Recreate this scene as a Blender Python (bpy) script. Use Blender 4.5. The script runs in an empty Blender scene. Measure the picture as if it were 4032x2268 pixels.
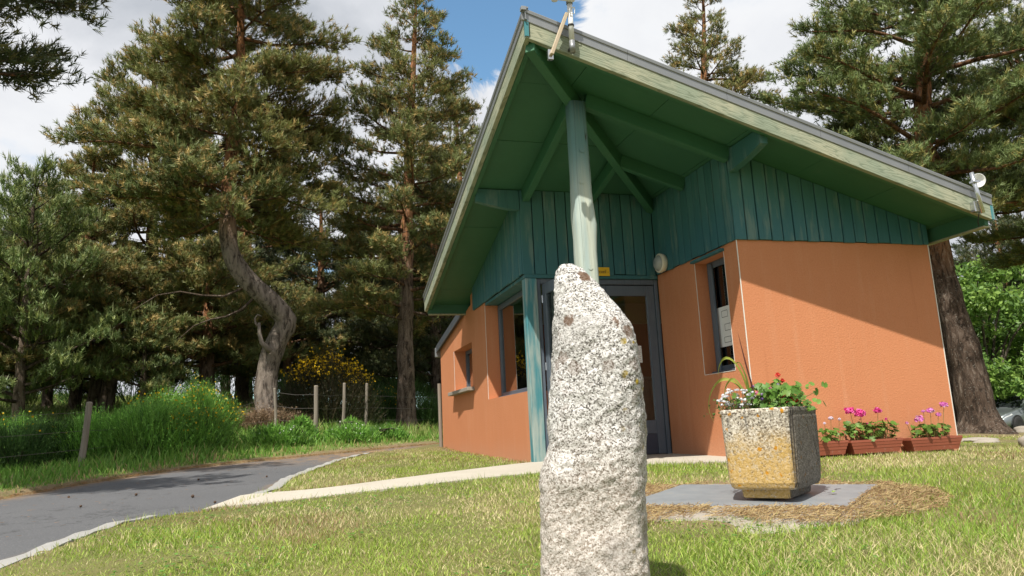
import bpy, bmesh, math, random
import numpy as np
from mathutils import Vector, Matrix
from mathutils.geometry import tessellate_polygon

scene = bpy.context.scene
C = scene.collection
R = math.radians

# ------------------------------------------------------------------ camera, sky, sun, exposure
CAM = np.array([-2.612, -6.579, 0.38])
YAW, PITCH, ROLL = 0.2852, 0.187, -0.0484
cam_data = bpy.data.cameras.new('camera')
cam_data.sensor_width = 36.0
cam_data.lens = 36.0 * 2957.0 / 4032.0
cam_data.clip_start = 0.05
cam_data.clip_end = 3000.0
cam = bpy.data.objects.new('camera', cam_data)
C.objects.link(cam)
fw = Vector((math.sin(YAW) * math.cos(PITCH), math.cos(YAW) * math.cos(PITCH), math.sin(PITCH)))
rt = Vector((math.cos(YAW), -math.sin(YAW), 0.0))
up = rt.cross(fw)
rt2 = rt * math.cos(ROLL) + up * math.sin(ROLL)
up2 = -rt * math.sin(ROLL) + up * math.cos(ROLL)
mw = Matrix((rt2, up2, -fw)).transposed().to_4x4()
mw.translation = Vector(CAM)
cam.matrix_world = mw
scene.camera = cam

SUN_DIR = Vector((0.80, 1.0, -2.05)).normalized()          # the way the light travels
sun_el = math.asin(-SUN_DIR.z)
sun_az = math.atan2(-SUN_DIR.x, -SUN_DIR.y)                # from +Y, clockwise

scene.view_settings.view_transform = 'Standard'
scene.view_settings.look = 'None'
scene.view_settings.gamma = 1.0
scene.view_settings.exposure = 0.40

sl = bpy.data.lights.new('sun', 'SUN')
sl.energy = 5.0
sl.angle = R(0.53)
sl.color = (1.0, 0.95, 0.85)
so = bpy.data.objects.new('sun', sl)
so.rotation_euler = SUN_DIR.to_track_quat('-Z', 'Y').to_euler()
so.location = (-10, -12, 30)
C.objects.link(so)

world = bpy.data.worlds.new('World')
scene.world = world
world.use_nodes = True


class NT:
    """small node-tree helper"""
    def __init__(self, tree):
        self.t = tree
        tree.nodes.clear()

    def n(self, typ, **kw):
        nd = self.t.nodes.new(typ)
        for k, v in kw.items():
            if k == 'ins':
                for i, val in v.items():
                    nd.inputs[i].default_value = val
            else:
                setattr(nd, k, v)
        return nd

    def l(self, a, b):
        self.t.links.new(a, b)

    def math(self, op, a, b=None, c=None, clamp=False):
        nd = self.t.nodes.new('ShaderNodeMath')
        nd.operation = op
        nd.use_clamp = clamp
        for i, v in enumerate((a, b, c)):
            if v is None:
                continue
            if isinstance(v, (int, float)):
                nd.inputs[i].default_value = v
            else:
                self.l(v, nd.inputs[i])
        return nd.outputs[0]

    def mix(self, fac, a, b, blend='MIX'):
        nd = self.t.nodes.new('ShaderNodeMix')
        nd.data_type = 'RGBA'
        nd.blend_type = blend
        for sock, v in ((nd.inputs[0], fac), (nd.inputs[6], a), (nd.inputs[7], b)):
            if isinstance(v, (int, float)):
                sock.default_value = v
            elif isinstance(v, (tuple, list)):
                sock.default_value = (v[0], v[1], v[2], 1.0)
            else:
                self.l(v, sock)
        return nd.outputs[2]

    def ramp(self, fac, stops, interp='LINEAR'):
        nd = self.t.nodes.new('ShaderNodeValToRGB')
        cr = nd.color_ramp
        cr.interpolation = interp
        while len(cr.elements) > 1:
            cr.elements.remove(cr.elements[-1])
        for i, (p, col) in enumerate(stops):
            e = cr.elements[0] if i == 0 else cr.elements.new(p)
            e.position = p
            if isinstance(col, (int, float)):
                col = (col, col, col)
            e.color = (col[0], col[1], col[2], 1.0)
        self.l(fac, nd.inputs[0])
        return nd.outputs[0]

    def noise(self, vec, scale, detail=4.0, rough=0.55, dist=0.0, out=0):
        nd = self.n('ShaderNodeTexNoise', ins={'Scale': scale, 'Detail': detail, 'Roughness': rough, 'Distortion': dist})
        if vec is not None:
            self.l(vec, nd.inputs['Vector'])
        return nd.outputs[out]

    def mapping(self, vec, scale=(1, 1, 1), loc=(0, 0, 0), rot=(0, 0, 0)):
        nd = self.n('ShaderNodeMapping')
        nd.inputs['Scale'].default_value = scale
        nd.inputs['Location'].default_value = loc
        nd.inputs['Rotation'].default_value = rot
        self.l(vec, nd.inputs['Vector'])
        return nd.outputs[0]

    def smooth(self, v, lo, hi):
        nd = self.n('ShaderNodeMapRange', interpolation_type='SMOOTHSTEP')
        nd.inputs[1].default_value = lo
        nd.inputs[2].default_value = hi
        self.l(v, nd.inputs[0])
        return nd.outputs[0]


wt = NT(world.node_tree)
sky = wt.n('ShaderNodeTexSky', sky_type='NISHITA')
sky.sun_disc = False
sky.sun_elevation = sun_el
sky.sun_rotation = sun_az
sky.altitude = 900.0
sky.air_density = 1.0
sky.dust_density = 0.4
sky.ozone_density = 1.3
tc = wt.n('ShaderNodeTexCoord')
dirv = tc.outputs['Generated']
# broken cloud deck: flattened direction so that clouds shrink towards the horizon
sep = wt.n('ShaderNodeSeparateXYZ')
wt.l(dirv, sep.inputs[0])
den = wt.math('ADD', wt.math('MAXIMUM', sep.outputs[2], 0.0), 0.32)
cmb = wt.n('ShaderNodeCombineXYZ')
wt.l(wt.math('DIVIDE', sep.outputs[0], den), cmb.inputs[0])
wt.l(wt.math('DIVIDE', sep.outputs[1], den), cmb.inputs[1])
cvec = wt.mapping(cmb.outputs[0], loc=(3.1, 1.7, 0.0))
big = wt.noise(cvec, 0.75, 5.0, 0.55, 0.3)
fine = wt.noise(cvec, 2.4, 9.0, 0.6, 0.35)
# a gap in the deck over the building's corner
gap = wt.n('ShaderNodeVectorMath', operation='DISTANCE')
wt.l(dirv, gap.inputs[0])
gap.inputs[1].default_value = (0.245, 0.825, 0.510)
gd = wt.math('MULTIPLY_ADD', wt.math('SUBTRACT', wt.noise(cvec, 3.6, 9.0, 0.66, 0.5), 0.5), 0.30, gap.outputs['Value'])
gmask = wt.smooth(gd, 0.082, 0.112)
cover = wt.smooth(wt.math('MULTIPLY_ADD', wt.math('SUBTRACT', fine, 0.5), 0.35, big), 0.32, 0.41)
cover = wt.math('MULTIPLY', cover, gmask)
shade = wt.math('ADD', wt.math('MULTIPLY', big, 1.0), wt.math('MULTIPLY', wt.math('SUBTRACT', fine, 0.5), 0.7))
ccol = wt.ramp(shade, [(0.25, (9.4, 9.5, 9.6)), (0.48, (8.0, 8.15, 8.5)), (0.66, (5.2, 5.5, 6.0)), (0.85, (4.0, 4.3, 4.9))])
skyc = wt.mix(1.0, sky.outputs[0], (1.7, 2.1, 2.0), 'MULTIPLY')
fin = wt.mix(cover, skyc, ccol)
bg = wt.n('ShaderNodeBackground')
bg.inputs['Strength'].default_value = 0.08
wt.l(fin, bg.inputs['Color'])
wo = wt.n('ShaderNodeOutputWorld')
wt.l(bg.outputs[0], wo.inputs['Surface'])

# ------------------------------------------------------------------ materials
MATS = {}


def mat(name, col=(0.5, 0.5, 0.5), rough=0.7, metal=0.0, build=None, spec=0.4):
    if name in MATS:
        return MATS[name]
    m = bpy.data.materials.new(name)
    m.use_nodes = True
    t = NT(m.node_tree)
    b = t.n('ShaderNodeBsdfPrincipled')
    b.inputs['Base Color'].default_value = (*col, 1)
    b.inputs['Roughness'].default_value = rough
    b.inputs['Metallic'].default_value = metal
    b.inputs['Specular IOR Level'].default_value = spec
    o = t.n('ShaderNodeOutputMaterial')
    t.l(b.outputs[0], o.inputs['Surface'])
    if build:
        build(t, b, o)
    MATS[name] = m
    return m


def obj_coord(t):
    return t.n('ShaderNodeTexCoord').outputs['Object']


def bump(t, b, height, strength=0.3, dist=0.01):
    bp = t.n('ShaderNodeBump')
    bp.inputs['Strength'].default_value = strength
    bp.inputs['Distance'].default_value = dist
    t.l(height, bp.inputs['Height'])
    t.l(bp.outputs[0], b.inputs['Normal'])


def m_stucco(t, b, o):
    v = obj_coord(t)
    n1 = t.noise(v, 1.3, 5, 0.6)
    n2 = t.noise(v, 58, 5, 0.7)
    drip = t.noise(t.mapping(v, (5, 5, 0.5)), 1.6, 5, 0.6)
    c = t.mix(n1, (0.52, 0.207, 0.100), (0.60, 0.253, 0.128))
    c = t.mix(t.math('MULTIPLY', t.smooth(drip, 0.5, 0.75), 0.5), c, (0.60, 0.29, 0.165))
    c = t.mix(t.math('MULTIPLY', t.smooth(t.noise(t.mapping(v, (9, 9, 0.35)), 1.3, 4, 0.55), 0.60, 0.75), 0.16), c, (0.36, 0.125, 0.055))
    c = t.mix(t.math('MULTIPLY', t.smooth(n2, 0.4, 0.7), 0.22), c, (0.42, 0.13, 0.05))
    # splash-back dust just above the ground
    s = t.n('ShaderNodeSeparateXYZ')
    t.l(v, s.inputs[0])
    low = t.math('SUBTRACT', 1.0, t.smooth(t.math('ADD', s.outputs[2], t.math('MULTIPLY', n1, 0.35)), 0.12, 0.5))
    c = t.mix(t.math('MULTIPLY', low, 0.45), c, (0.55, 0.30, 0.19))
    t.l(c, b.inputs['Base Color'])
    bump(t, b, n2, 0.55, 0.010)


def m_clad(t, b, o):
    v = obj_coord(t)
    oi = t.n('ShaderNodeObjectInfo')
    sv = t.n('ShaderNodeVectorMath', operation='ADD')
    t.l(v, sv.inputs[0])
    t.l(oi.outputs['Random'], sv.inputs[1])
    vv = sv.outputs[0]
    grain = t.noise(t.mapping(vv, (60, 60, 2.2)), 1.0, 5, 0.6)
    wear = t.noise(t.mapping(vv, (7, 7, 1.1)), 1.0, 6, 0.65)
    c = t.mix(oi.outputs['Random'], (0.038, 0.130, 0.115), (0.060, 0.168, 0.150))
    s = t.n('ShaderNodeSeparateXYZ')
    t.l(v, s.inputs[0])
    low = t.math('SUBTRACT', 1.0, t.smooth(t.math('MULTIPLY_ADD', wear, 0.7, s.outputs[2]), 2.65, 3.2))
    c = t.mix(t.math('MULTIPLY', low, 0.75), c, (0.032, 0.128, 0.155))
    c = t.mix(t.math('MULTIPLY', t.smooth(wear, 0.52, 0.68), 0.6), c, (0.160, 0.225, 0.195))
    c = t.mix(t.math('MULTIPLY', t.smooth(grain, 0.55, 0.75), 0.5), c, (0.014, 0.045, 0.045))
    spots = t.noise(vv, 38, 3, 0.6)
    c = t.mix(t.smooth(spots, 0.70, 0.76), c, (0.012, 0.03, 0.03))
    t.l(c, b.inputs['Base Color'])
    b.inputs['Roughness'].default_value = 0.62
    bump(t, b, grain, 0.35, 0.004)


def m_green(t, b, o):
    v = obj_coord(t)
    oi = t.n('ShaderNodeObjectInfo')
    n1 = t.noise(v, 2.2, 6, 0.65)
    n2 = t.noise(t.mapping(v, (3, 40, 3)), 1.0, 4, 0.6)
    c = t.mix(n1, (0.030, 0.122, 0.060), (0.052, 0.178, 0.094))
    c = t.mix(t.math('MULTIPLY', t.smooth(n1, 0.58, 0.75), 0.5), c, (0.08, 0.15, 0.10))
    c = t.mix(t.math('MULTIPLY', n2, 0.3), c, (0.018, 0.07, 0.038))
    c = t.mix(t.math('MULTIPLY', oi.outputs['Random'], 0.25), c, (0.04, 0.12, 0.08))
    t.l(c, b.inputs['Base Color'])
    bump(t, b, t.noise(v, 60, 3, 0.5), 0.15, 0.003)


def m_post(t, b, o):
    v = obj_coord(t)
    g = t.noise(t.mapping(v, (38, 38, 1.6)), 1.0, 6, 0.65, 0.4)
    w = t.noise(t.mapping(v, (12, 12, 0.8)), 1.0, 5, 0.6)
    s = t.n('ShaderNodeSeparateXYZ')
    t.l(v, s.inputs[0])
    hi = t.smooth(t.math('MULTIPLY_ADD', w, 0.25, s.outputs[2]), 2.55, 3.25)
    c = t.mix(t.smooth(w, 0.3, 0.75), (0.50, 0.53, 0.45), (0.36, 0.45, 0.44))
    c = t.mix(t.math('MULTIPLY', hi, 0.85), c, (0.06, 0.17, 0.18))  # the roof's shade on the upper post is put into its colour
    c = t.mix(t.math('MULTIPLY', t.smooth(g, 0.50, 0.72), 0.45), c, (0.24, 0.26, 0.21))
    crack = t.noise(t.mapping(v, (9, 9, 0.35)), 1.0, 2, 0.4, 0.3)
    cl = t.math('ABSOLUTE', t.math('SUBTRACT', crack, 0.5))
    c = t.mix(t.math('SUBTRACT', 1.0, t.smooth(cl, 0.0, 0.007)), c, (0.05, 0.05, 0.04))
    t.l(c, b.inputs['Base Color'])
    bump(t, b, t.math('MULTIPLY_ADD', t.smooth(cl, 0.0, 0.015), 0.8, g), 0.5, 0.008)


def m_jamb(t, b, o):
    v = obj_coord(t)
    g = t.noise(t.mapping(v, (50, 50, 1.5)), 1.0, 6, 0.65, 0.3)
    w = t.noise(t.mapping(v, (9, 9, 1.0)), 1.0, 5, 0.6)
    c = t.mix(t.smooth(w, 0.4, 0.62), (0.055, 0.21, 0.24), (0.30, 0.36, 0.33))
    c = t.mix(t.math('MULTIPLY', t.smooth(g, 0.55, 0.7), 0.6), c, (0.03, 0.10, 0.12))
    t.l(c, b.inputs['Base Color'])
    bump(t, b, g, 0.5, 0.005)


def m_fascia(t, b, o):
    v = obj_coord(t)
    s = t.n('ShaderNodeSeparateXYZ')
    t.l(v, s.inputs[0])
    zz_ = t.math('ADD', s.outputs[2], t.math('ADD', t.math('MULTIPLY', s.outputs[0], 0.306), t.math('MULTIPLY', s.outputs[1], 0.265)))
    cb = t.n('ShaderNodeCombineXYZ')
    t.l(t.math('ADD', s.outputs[0], s.outputs[1]), cb.inputs[0])
    t.l(zz_, cb.inputs[2])
    bv = cb.outputs[0]
    gr = t.noise(t.mapping(bv, (1.1, 1.0, 9.0)), 1.0, 3, 0.5)
    rings = t.math('FRACT', t.math('MULTIPLY', gr, 13.0))
    line = t.math('ABSOLUTE', t.math('SUBTRACT', rings, 0.5))
    w = t.noise(bv, 2.5, 5, 0.6)
    c = t.mix(t.smooth(w, 0.35, 0.65), (0.37, 0.37, 0.27), (0.26, 0.30, 0.225))
    fib = t.noise(t.mapping(bv, (6, 1, 160)), 1.0, 4, 0.6)
    c = t.mix(t.math('MULTIPLY', t.math('SUBTRACT', 1.0, t.smooth(line, 0.04, 0.2)), 0.6), c, (0.13, 0.16, 0.11))
    c = t.mix(t.math('MULTIPLY', t.smooth(fib, 0.5, 0.7), 0.4), c, (0.12, 0.14, 0.10))
    t.l(c, b.inputs['Base Color'])
    bump(t, b, line, 0.4, 0.006)


def m_zinc(t, b, o):
    v = obj_coord(t)
    n1 = t.noise(v, 3.0, 5, 0.6)
    c = t.mix(n1, (0.22, 0.23, 0.24), (0.34, 0.35, 0.36))
    t.l(c, b.inputs['Base Color'])
    t.l(t.math('MULTIPLY_ADD', n1, 0.3, 0.32), b.inputs['Roughness'])


def m_bluegrey(t, b, o):
    v = obj_coord(t)
    g = t.noise(t.mapping(v, (45, 45, 2.0)), 1.0, 5, 0.6)
    w = t.noise(v, 5, 5, 0.6)
    c = t.mix(w, (0.075, 0.095, 0.125), (0.125, 0.150, 0.185))
    c = t.mix(t.math('MULTIPLY', t.smooth(g, 0.52, 0.7), 0.5), c, (0.045, 0.06, 0.085))
    t.l(c, b.inputs['Base Color'])
    b.inputs['Roughness'].default_value = 0.5
    bump(t, b, g, 0.25, 0.003)


def m_glass(t, b, o):
    fr = t.n('ShaderNodeFresnel', ins={'IOR': 1.5})
    gl = t.n('ShaderNodeBsdfGlossy', ins={'Roughness': 0.005, 'Color': (0.95, 0.97, 0.96, 1)})
    tr = t.n('ShaderNodeBsdfTransparent', ins={'Color': (0.90, 0.93, 0.91, 1)})
    mx = t.n('ShaderNodeMixShader')
    t.l(t.math('MULTIPLY', fr.outputs[0], 1.8, clamp=True), mx.inputs[0])
    t.l(tr.outputs[0], mx.inputs[1])
    t.l(gl.outputs[0], mx.inputs[2])
    t.l(mx.outputs[0], o.inputs['Surface'])


def m_granite(t, b, o):
    v = obj_coord(t)
    n_big = t.noise(v, 7, 5, 0.6)
    n_mid = t.noise(v, 55, 3, 0.6)
    vo = t.n('ShaderNodeTexVoronoi', feature='F1', ins={'Scale': 230.0, 'Randomness': 1.0})
    t.l(v, vo.inputs['Vector'])
    sp = t.n('ShaderNodeSeparateColor')
    t.l(vo.outputs['Color'], sp.inputs[0])
    sel = t.math('ADD', t.math('MULTIPLY', sp.outputs[0], 0.75), t.math('MULTIPLY', n_mid, 0.5))
    c = t.ramp(sel, [(0.28, (0.06, 0.054, 0.048)), (0.40, (0.20, 0.185, 0.17)), (0.56, (0.40, 0.38, 0.362)), (0.74, (0.54, 0.525, 0.51)), (0.95, (0.66, 0.65, 0.64))])
    # pale crystals patches and warm soil-stained lower part
    c = t.mix(t.math('MULTIPLY', t.smooth(n_big, 0.55, 0.70), 0.4), c, (0.72, 0.70, 0.68))
    s = t.n('ShaderNodeSeparateXYZ')
    t.l(v, s.inputs[0])
    low = t.math('SUBTRACT', 1.0, t.smooth(t.math('MULTIPLY_ADD', n_big, 0.3, s.outputs[2]), 0.22, 0.62))
    c = t.mix(t.math('MULTIPLY', low, 0.38), c, (0.48, 0.385, 0.30))
    n_pat = t.noise(v, 3.2, 4, 0.6, 0.4)
    c = t.mix(t.math('MULTIPLY', t.smooth(n_pat, 0.50, 0.66), 0.45), c, (0.22, 0.205, 0.19))
    # rusty spots
    v2 = t.n('ShaderNodeTexVoronoi', feature='F1', ins={'Scale': 11.0, 'Randomness': 1.0})
    t.l(v, v2.inputs['Vector'])
    dd = t.math('MULTIPLY_ADD', t.math('SUBTRACT', n_mid, 0.5), 0.5, v2.outputs['Distance'])
    up_ = t.smooth(s.outputs[2], 0.45, 0.8)
    c = t.mix(t.math('MULTIPLY', t.math('SUBTRACT', 1.0, t.smooth(dd, 0.20, 0.30)), t.math('MULTIPLY_ADD', up_, 0.75, 0.15)), c, (0.11, 0.052, 0.022))
    # yellow lichen dots on the right flank
    v3 = t.n('ShaderNodeTexVoronoi', feature='F1', ins={'Scale': 17.0, 'Randomness': 1.0})
    t.l(v, v3.inputs['Vector'])
    d3 = t.math('MULTIPLY_ADD', t.math('SUBTRACT', n_mid, 0.5), 0.55, v3.outputs['Distance'])
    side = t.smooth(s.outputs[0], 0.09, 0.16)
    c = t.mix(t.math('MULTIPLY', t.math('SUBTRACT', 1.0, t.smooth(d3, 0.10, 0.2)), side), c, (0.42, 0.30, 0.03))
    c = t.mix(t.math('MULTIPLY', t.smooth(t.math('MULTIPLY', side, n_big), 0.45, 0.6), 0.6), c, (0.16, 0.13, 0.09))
    t.l(c, b.inputs['Base Color'])
    b.inputs['Roughness'].default_value = 0.75
    h = t.math('ADD', t.math('MULTIPLY', sp.outputs[0], 0.35), t.math('MULTIPLY', n_mid, 0.9))
    bump(t, b, h, 0.7, 0.009)


def m_planter(t, b, o):
    v = obj_coord(t)
    n_mid = t.noise(v, 60, 4, 0.6)
    n_big = t.noise(v, 6, 5, 0.6)
    vo = t.n('ShaderNodeTexVoronoi', feature='F1', ins={'Scale': 120.0})
    t.l(v, vo.inputs['Vector'])
    sp = t.n('ShaderNodeSeparateColor')
    t.l(vo.outputs['Color'], sp.inputs[0])
    sel = t.math('ADD', t.math('MULTIPLY', sp.outputs[0], 0.7), t.math('MULTIPLY', n_mid, 0.45))
    c = t.ramp(sel, [(0.15, (0.06, 0.05, 0.04)), (0.35, (0.24, 0.20, 0.15)), (0.6, (0.46, 0.41, 0.33)), (0.85, (0.64, 0.59, 0.51))])
    s = t.n('ShaderNodeSeparateXYZ')
    t.l(v, s.inputs[0])
    g = t.n('ShaderNodeNewGeometry')
    # yellow lichen crust grows on the weather side (local -y face), thickest on its lower half
    gx = t.n('ShaderNodeVectorTransform', vector_type='NORMAL', convert_from='WORLD', convert_to='OBJECT')
    t.l(g.outputs['Normal'], gx.inputs[0])
    sn = t.n('ShaderNodeSeparateXYZ')
    t.l(gx.outputs[0], sn.inputs[0])
    face = t.smooth(t.math('MULTIPLY', sn.outputs[1], -1.0), 0.35, 0.7)
    low = t.math('SUBTRACT', 1.0, t.smooth(t.math('ADD', s.outputs[2], t.math('MULTIPLY', n_big, 0.30)), 0.34, 0.56))
    amt = t.math('MULTIPLY', t.math('MULTIPLY', face, low), t.math('ADD', 0.35, t.smooth(n_mid, 0.3, 0.6)), clamp=True)
    c = t.mix(t.math('MULTIPLY', amt, 0.8), c, (0.50, 0.315, 0.075))
    # orange rosettes
    v2 = t.n('ShaderNodeTexVoronoi', feature='F1', ins={'Scale': 16.0})
    t.l(v, v2.inputs['Vector'])
    dd = t.math('MULTIPLY_ADD', t.math('SUBTRACT', n_mid, 0.5), 0.6, v2.outputs['Distance'])
    c = t.mix(t.math('SUBTRACT', 1.0, t.smooth(dd, 0.10, 0.2)), c, (0.50, 0.225, 0.012))
    # dark runs below the rim; the ribbed side's shade is painted in too
    run = t.noise(t.mapping(v, (26, 26, 2.2)), 1.0, 4, 0.6)
    hi = t.smooth(s.outputs[2], 0.30, 0.50)
    c = t.mix(t.math('MULTIPLY', t.math('MULTIPLY', hi, t.smooth(run, 0.55, 0.62)), 0.85), c, (0.035, 0.032, 0.03))
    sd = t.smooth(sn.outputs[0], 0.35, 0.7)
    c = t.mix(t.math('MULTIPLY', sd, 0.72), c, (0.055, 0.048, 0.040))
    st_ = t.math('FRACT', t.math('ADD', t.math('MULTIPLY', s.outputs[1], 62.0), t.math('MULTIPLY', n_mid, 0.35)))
    groove = t.math('MULTIPLY', t.smooth(t.math('ABSOLUTE', t.math('SUBTRACT', st_, 0.5)), 0.22, 0.40), sd)  # shade in the creases between ribs drawn as dark stripes
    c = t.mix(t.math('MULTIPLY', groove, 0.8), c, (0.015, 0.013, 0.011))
    t.l(c, b.inputs['Base Color'])
    b.inputs['Roughness'].default_value = 0.9
    bump(t, b, t.math('ADD', sp.outputs[0], n_mid), 0.8, 0.006)


def m_plate(t, b, o):
    v = obj_coord(t)
    w = t.n('ShaderNodeTexWave', wave_type='BANDS', bands_direction='X', ins={'Scale': 16.0, 'Distortion': 0.6, 'Detail': 1.0})
    t.l(v, w.inputs['Vector'])
    n1 = t.noise(v, 8, 5, 0.6)
    c = t.mix(n1, (0.20, 0.215, 0.235), (0.36, 0.38, 0.40))
    c = t.mix(t.smooth(n1, 0.62, 0.8), c, (0.38, 0.33, 0.27))
    t.l(c, b.inputs['Base Color'])
    b.inputs['Metallic'].default_value = 0.35
    b.inputs['Roughness'].default_value = 0.5
    bump(t, b, w.outputs[0], 0.5, 0.004)


def m_asphalt(t, b, o):
    v = obj_coord(t)
    n1 = t.noise(v, 0.7, 5, 0.6)
    n2 = t.noise(v, 120, 3, 0.7)
    vo = t.n('ShaderNodeTexVoronoi', feature='F1', ins={'Scale': 26.0})
    t.l(v, vo.inputs['Vector'])
    c = t.mix(n1, (0.068, 0.070, 0.076), (0.104, 0.106, 0.112))
    c = t.mix(t.math('MULTIPLY', t.smooth(n2, 0.48, 0.70), 0.6), c, (0.20, 0.20, 0.215))
    c = t.mix(t.math('SUBTRACT', 1.0, t.smooth(vo.outputs['Distance'], 0.05, 0.09)), c, (0.34, 0.31, 0.27))
    ce = t.n('ShaderNodeTexVoronoi', feature='DISTANCE_TO_EDGE', ins={'Scale': 0.55})
    wob = t.n('ShaderNodeVectorMath', operation='ADD')
    t.l(v, wob.inputs[0])
    t.l(t.noise(v, 2.5, 4, 0.6, out=1), wob.inputs[1])
    t.l(wob.outputs[0], ce.inputs['Vector'])
    c = t.mix(t.math('MULTIPLY', t.math('SUBTRACT', 1.0, t.smooth(ce.outputs['Distance'], 0.0, 0.012)), 0.6), c, (0.03, 0.03, 0.032))
    at = t.n('ShaderNodeAttribute', attribute_name='dirt')
    d = t.math('MULTIPLY', at.outputs['Fac'], t.smooth(t.noise(v, 6, 5, 0.7), 0.35, 0.6))
    c = t.mix(d, c, (0.25, 0.16, 0.085))
    t.l(c, b.inputs['Base Color'])
    b.inputs['Roughness'].default_value = 0.85
    bump(t, b, n2, 0.5, 0.006)


def m_concrete(base1, base2):
    def f(t, b, o):
        v = obj_coord(t)
        n1 = t.noise(v, 2.0, 6, 0.65)
        n2 = t.noise(v, 90, 3, 0.7)
        c = t.mix(n1, base1, base2)
        c = t.mix(t.math('MULTIPLY', t.smooth(n2, 0.5, 0.75), 0.45), c, tuple(x * 0.55 for x in base1))
        n3 = t.noise(t.mapping(v, (1, 1, 1)), 14, 6, 0.7)
        c = t.mix(t.math('MULTIPLY', t.smooth(n3, 0.6, 0.72), 0.5), c, tuple(x * 0.6 for x in base2))
        t.l(c, b.inputs['Base Color'])
        b.inputs['Roughness'].default_value = 0.9
        bump(t, b, n2, 0.5, 0.005)
    return f


def m_ground(t, b, o):
    v = obj_coord(t)
    n1 = t.noise(v, 0.55, 5, 0.6)
    n2 = t.noise(v, 9, 5, 0.65)
    n3 = t.noise(v, 70, 3, 0.7)
    c = t.mix(t.smooth(n1, 0.35, 0.65), (0.150, 0.165, 0.042), (0.260, 0.235, 0.085))
    c = t.mix(t.math('MULTIPLY', t.smooth(n2, 0.5, 0.7), 0.7), c, (0.19, 0.135, 0.062))
    c = t.mix(t.math('MULTIPLY', n3, 0.5), c, (0.055, 0.06, 0.018))
    at = t.n('ShaderNodeAttribute', attribute_name='dirt')
    dirt = t.mix(n2, (0.17, 0.105, 0.055), (0.30, 0.215, 0.13))
    dirt = t.mix(t.math('MULTIPLY', t.smooth(n3, 0.5, 0.7), 0.6), dirt, (0.40, 0.33, 0.24))
    c = t.mix(t.math('MULTIPLY', at.outputs['Fac'], t.smooth(n2, 0.2, 0.5)), c, dirt)
    a2 = t.n('ShaderNodeAttribute', attribute_name='meadow')
    mead = t.mix(t.smooth(n2, 0.35, 0.6), (0.085, 0.145, 0.026), (0.180, 0.220, 0.055))
    c = t.mix(a2.outputs['Fac'], c, mead)
    t.l(c, b.inputs['Base Color'])
    b.inputs['Roughness'].default_value = 1.0
    bump(t, b, t.math('ADD', n2, n3), 0.8, 0.03)


def m_foliage(rough=0.55, trans=0.25):
    def f(t, b, o):
        at = t.n('ShaderNodeAttribute', attribute_name='col')
        t.l(at.outputs['Color'], b.inputs['Base Color'])
        b.inputs['Roughness'].default_value = rough
        b.inputs['Specular IOR Level'].default_value = 0.3
        tr = t.n('ShaderNodeBsdfTranslucent')
        t.l(at.outputs['Color'], tr.inputs['Color'])
        mx = t.n('ShaderNodeMixShader', ins={0: trans})
        t.l(b.outputs[0], mx.inputs[1])
        t.l(tr.outputs[0], mx.inputs[2])
        t.l(mx.outputs[0], o.inputs['Surface'])
    return f


def m_bark(t, b, o):
    v = obj_coord(t)
    at = t.n('ShaderNodeAttribute', attribute_name='col')
    n1 = t.noise(t.mapping(v, (1, 1, 0.28)), 10, 7, 0.7, 0.7)
    n2 = t.noise(t.mapping(v, (1, 1, 0.5)), 5, 5, 0.6)
    c = t.mix(t.math('MULTIPLY', t.smooth(n1, 0.52, 0.70), 0.45), at.outputs['Color'], (0.36, 0.30, 0.25))
    c = t.mix(t.math('MULTIPLY', t.math('SUBTRACT', 1.0, t.smooth(n1, 0.38, 0.54)), 0.85), c, (0.024, 0.018, 0.014))
    c = t.mix(t.math('MULTIPLY', t.smooth(n2, 0.5, 0.7), 0.35), c, (0.06, 0.045, 0.035))
    c = t.mix(t.math('MULTIPLY', t.smooth(t.noise(v, 30, 4, 0.6), 0.58, 0.70), 0.7), c, (0.25, 0.24, 0.21))
    t.l(c, b.inputs['Base Color'])
    b.inputs['Roughness'].default_value = 0.95
    bump(t, b, n1, 1.0, 0.06)


def m_oldwood(t, b, o):
    v = obj_coord(t)
    g = t.noise(t.mapping(v, (40, 40, 2)), 1.0, 5, 0.6)
    c = t.mix(g, (0.10, 0.08, 0.06), (0.36, 0.32, 0.27))
    t.l(c, b.inputs['Base Color'])
    bump(t, b, g, 0.6, 0.008)


def m_paper(t, b, o):
    v = obj_coord(t)
    s = t.n('ShaderNodeSeparateXYZ')
    t.l(v, s.inputs[0])
    rows = t.math('FRACT', t.math('MULTIPLY', s.outputs[2], 38.0))
    ln = t.smooth(t.math('ABSOLUTE', t.math('SUBTRACT', rows, 0.5)), 0.25, 0.34)
    wd = t.smooth(t.noise(t.mapping(v, (30, 30, 38)), 1.0, 2, 0.5), 0.46, 0.52)
    c = t.mix(t.math('MULTIPLY', t.math('MULTIPLY', ln, wd), 0.6), (0.74, 0.74, 0.73), (0.16, 0.16, 0.18))
    t.l(c, b.inputs['Base Color'])


def m_attr(t, b, o):
    at = t.n('ShaderNodeAttribute', attribute_name='col')
    t.l(at.outputs['Color'], b.inputs['Base Color'])


def m_carpaint(t, b, o):
    b.inputs['Coat Weight'].default_value = 1.0
    b.inputs['Coat Roughness'].default_value = 0.05


def m_terracotta(t, b, o):
    v = obj_coord(t)
    n1 = t.noise(v, 7, 5, 0.6)
    c = t.mix(n1, (0.26, 0.068, 0.038), (0.34, 0.105, 0.062))
    c = t.mix(t.math('MULTIPLY', t.smooth(t.noise(v, 15, 5, 0.7), 0.6, 0.75), 0.6), c, (0.42, 0.30, 0.24))
    t.l(c, b.inputs['Base Color'])


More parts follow.
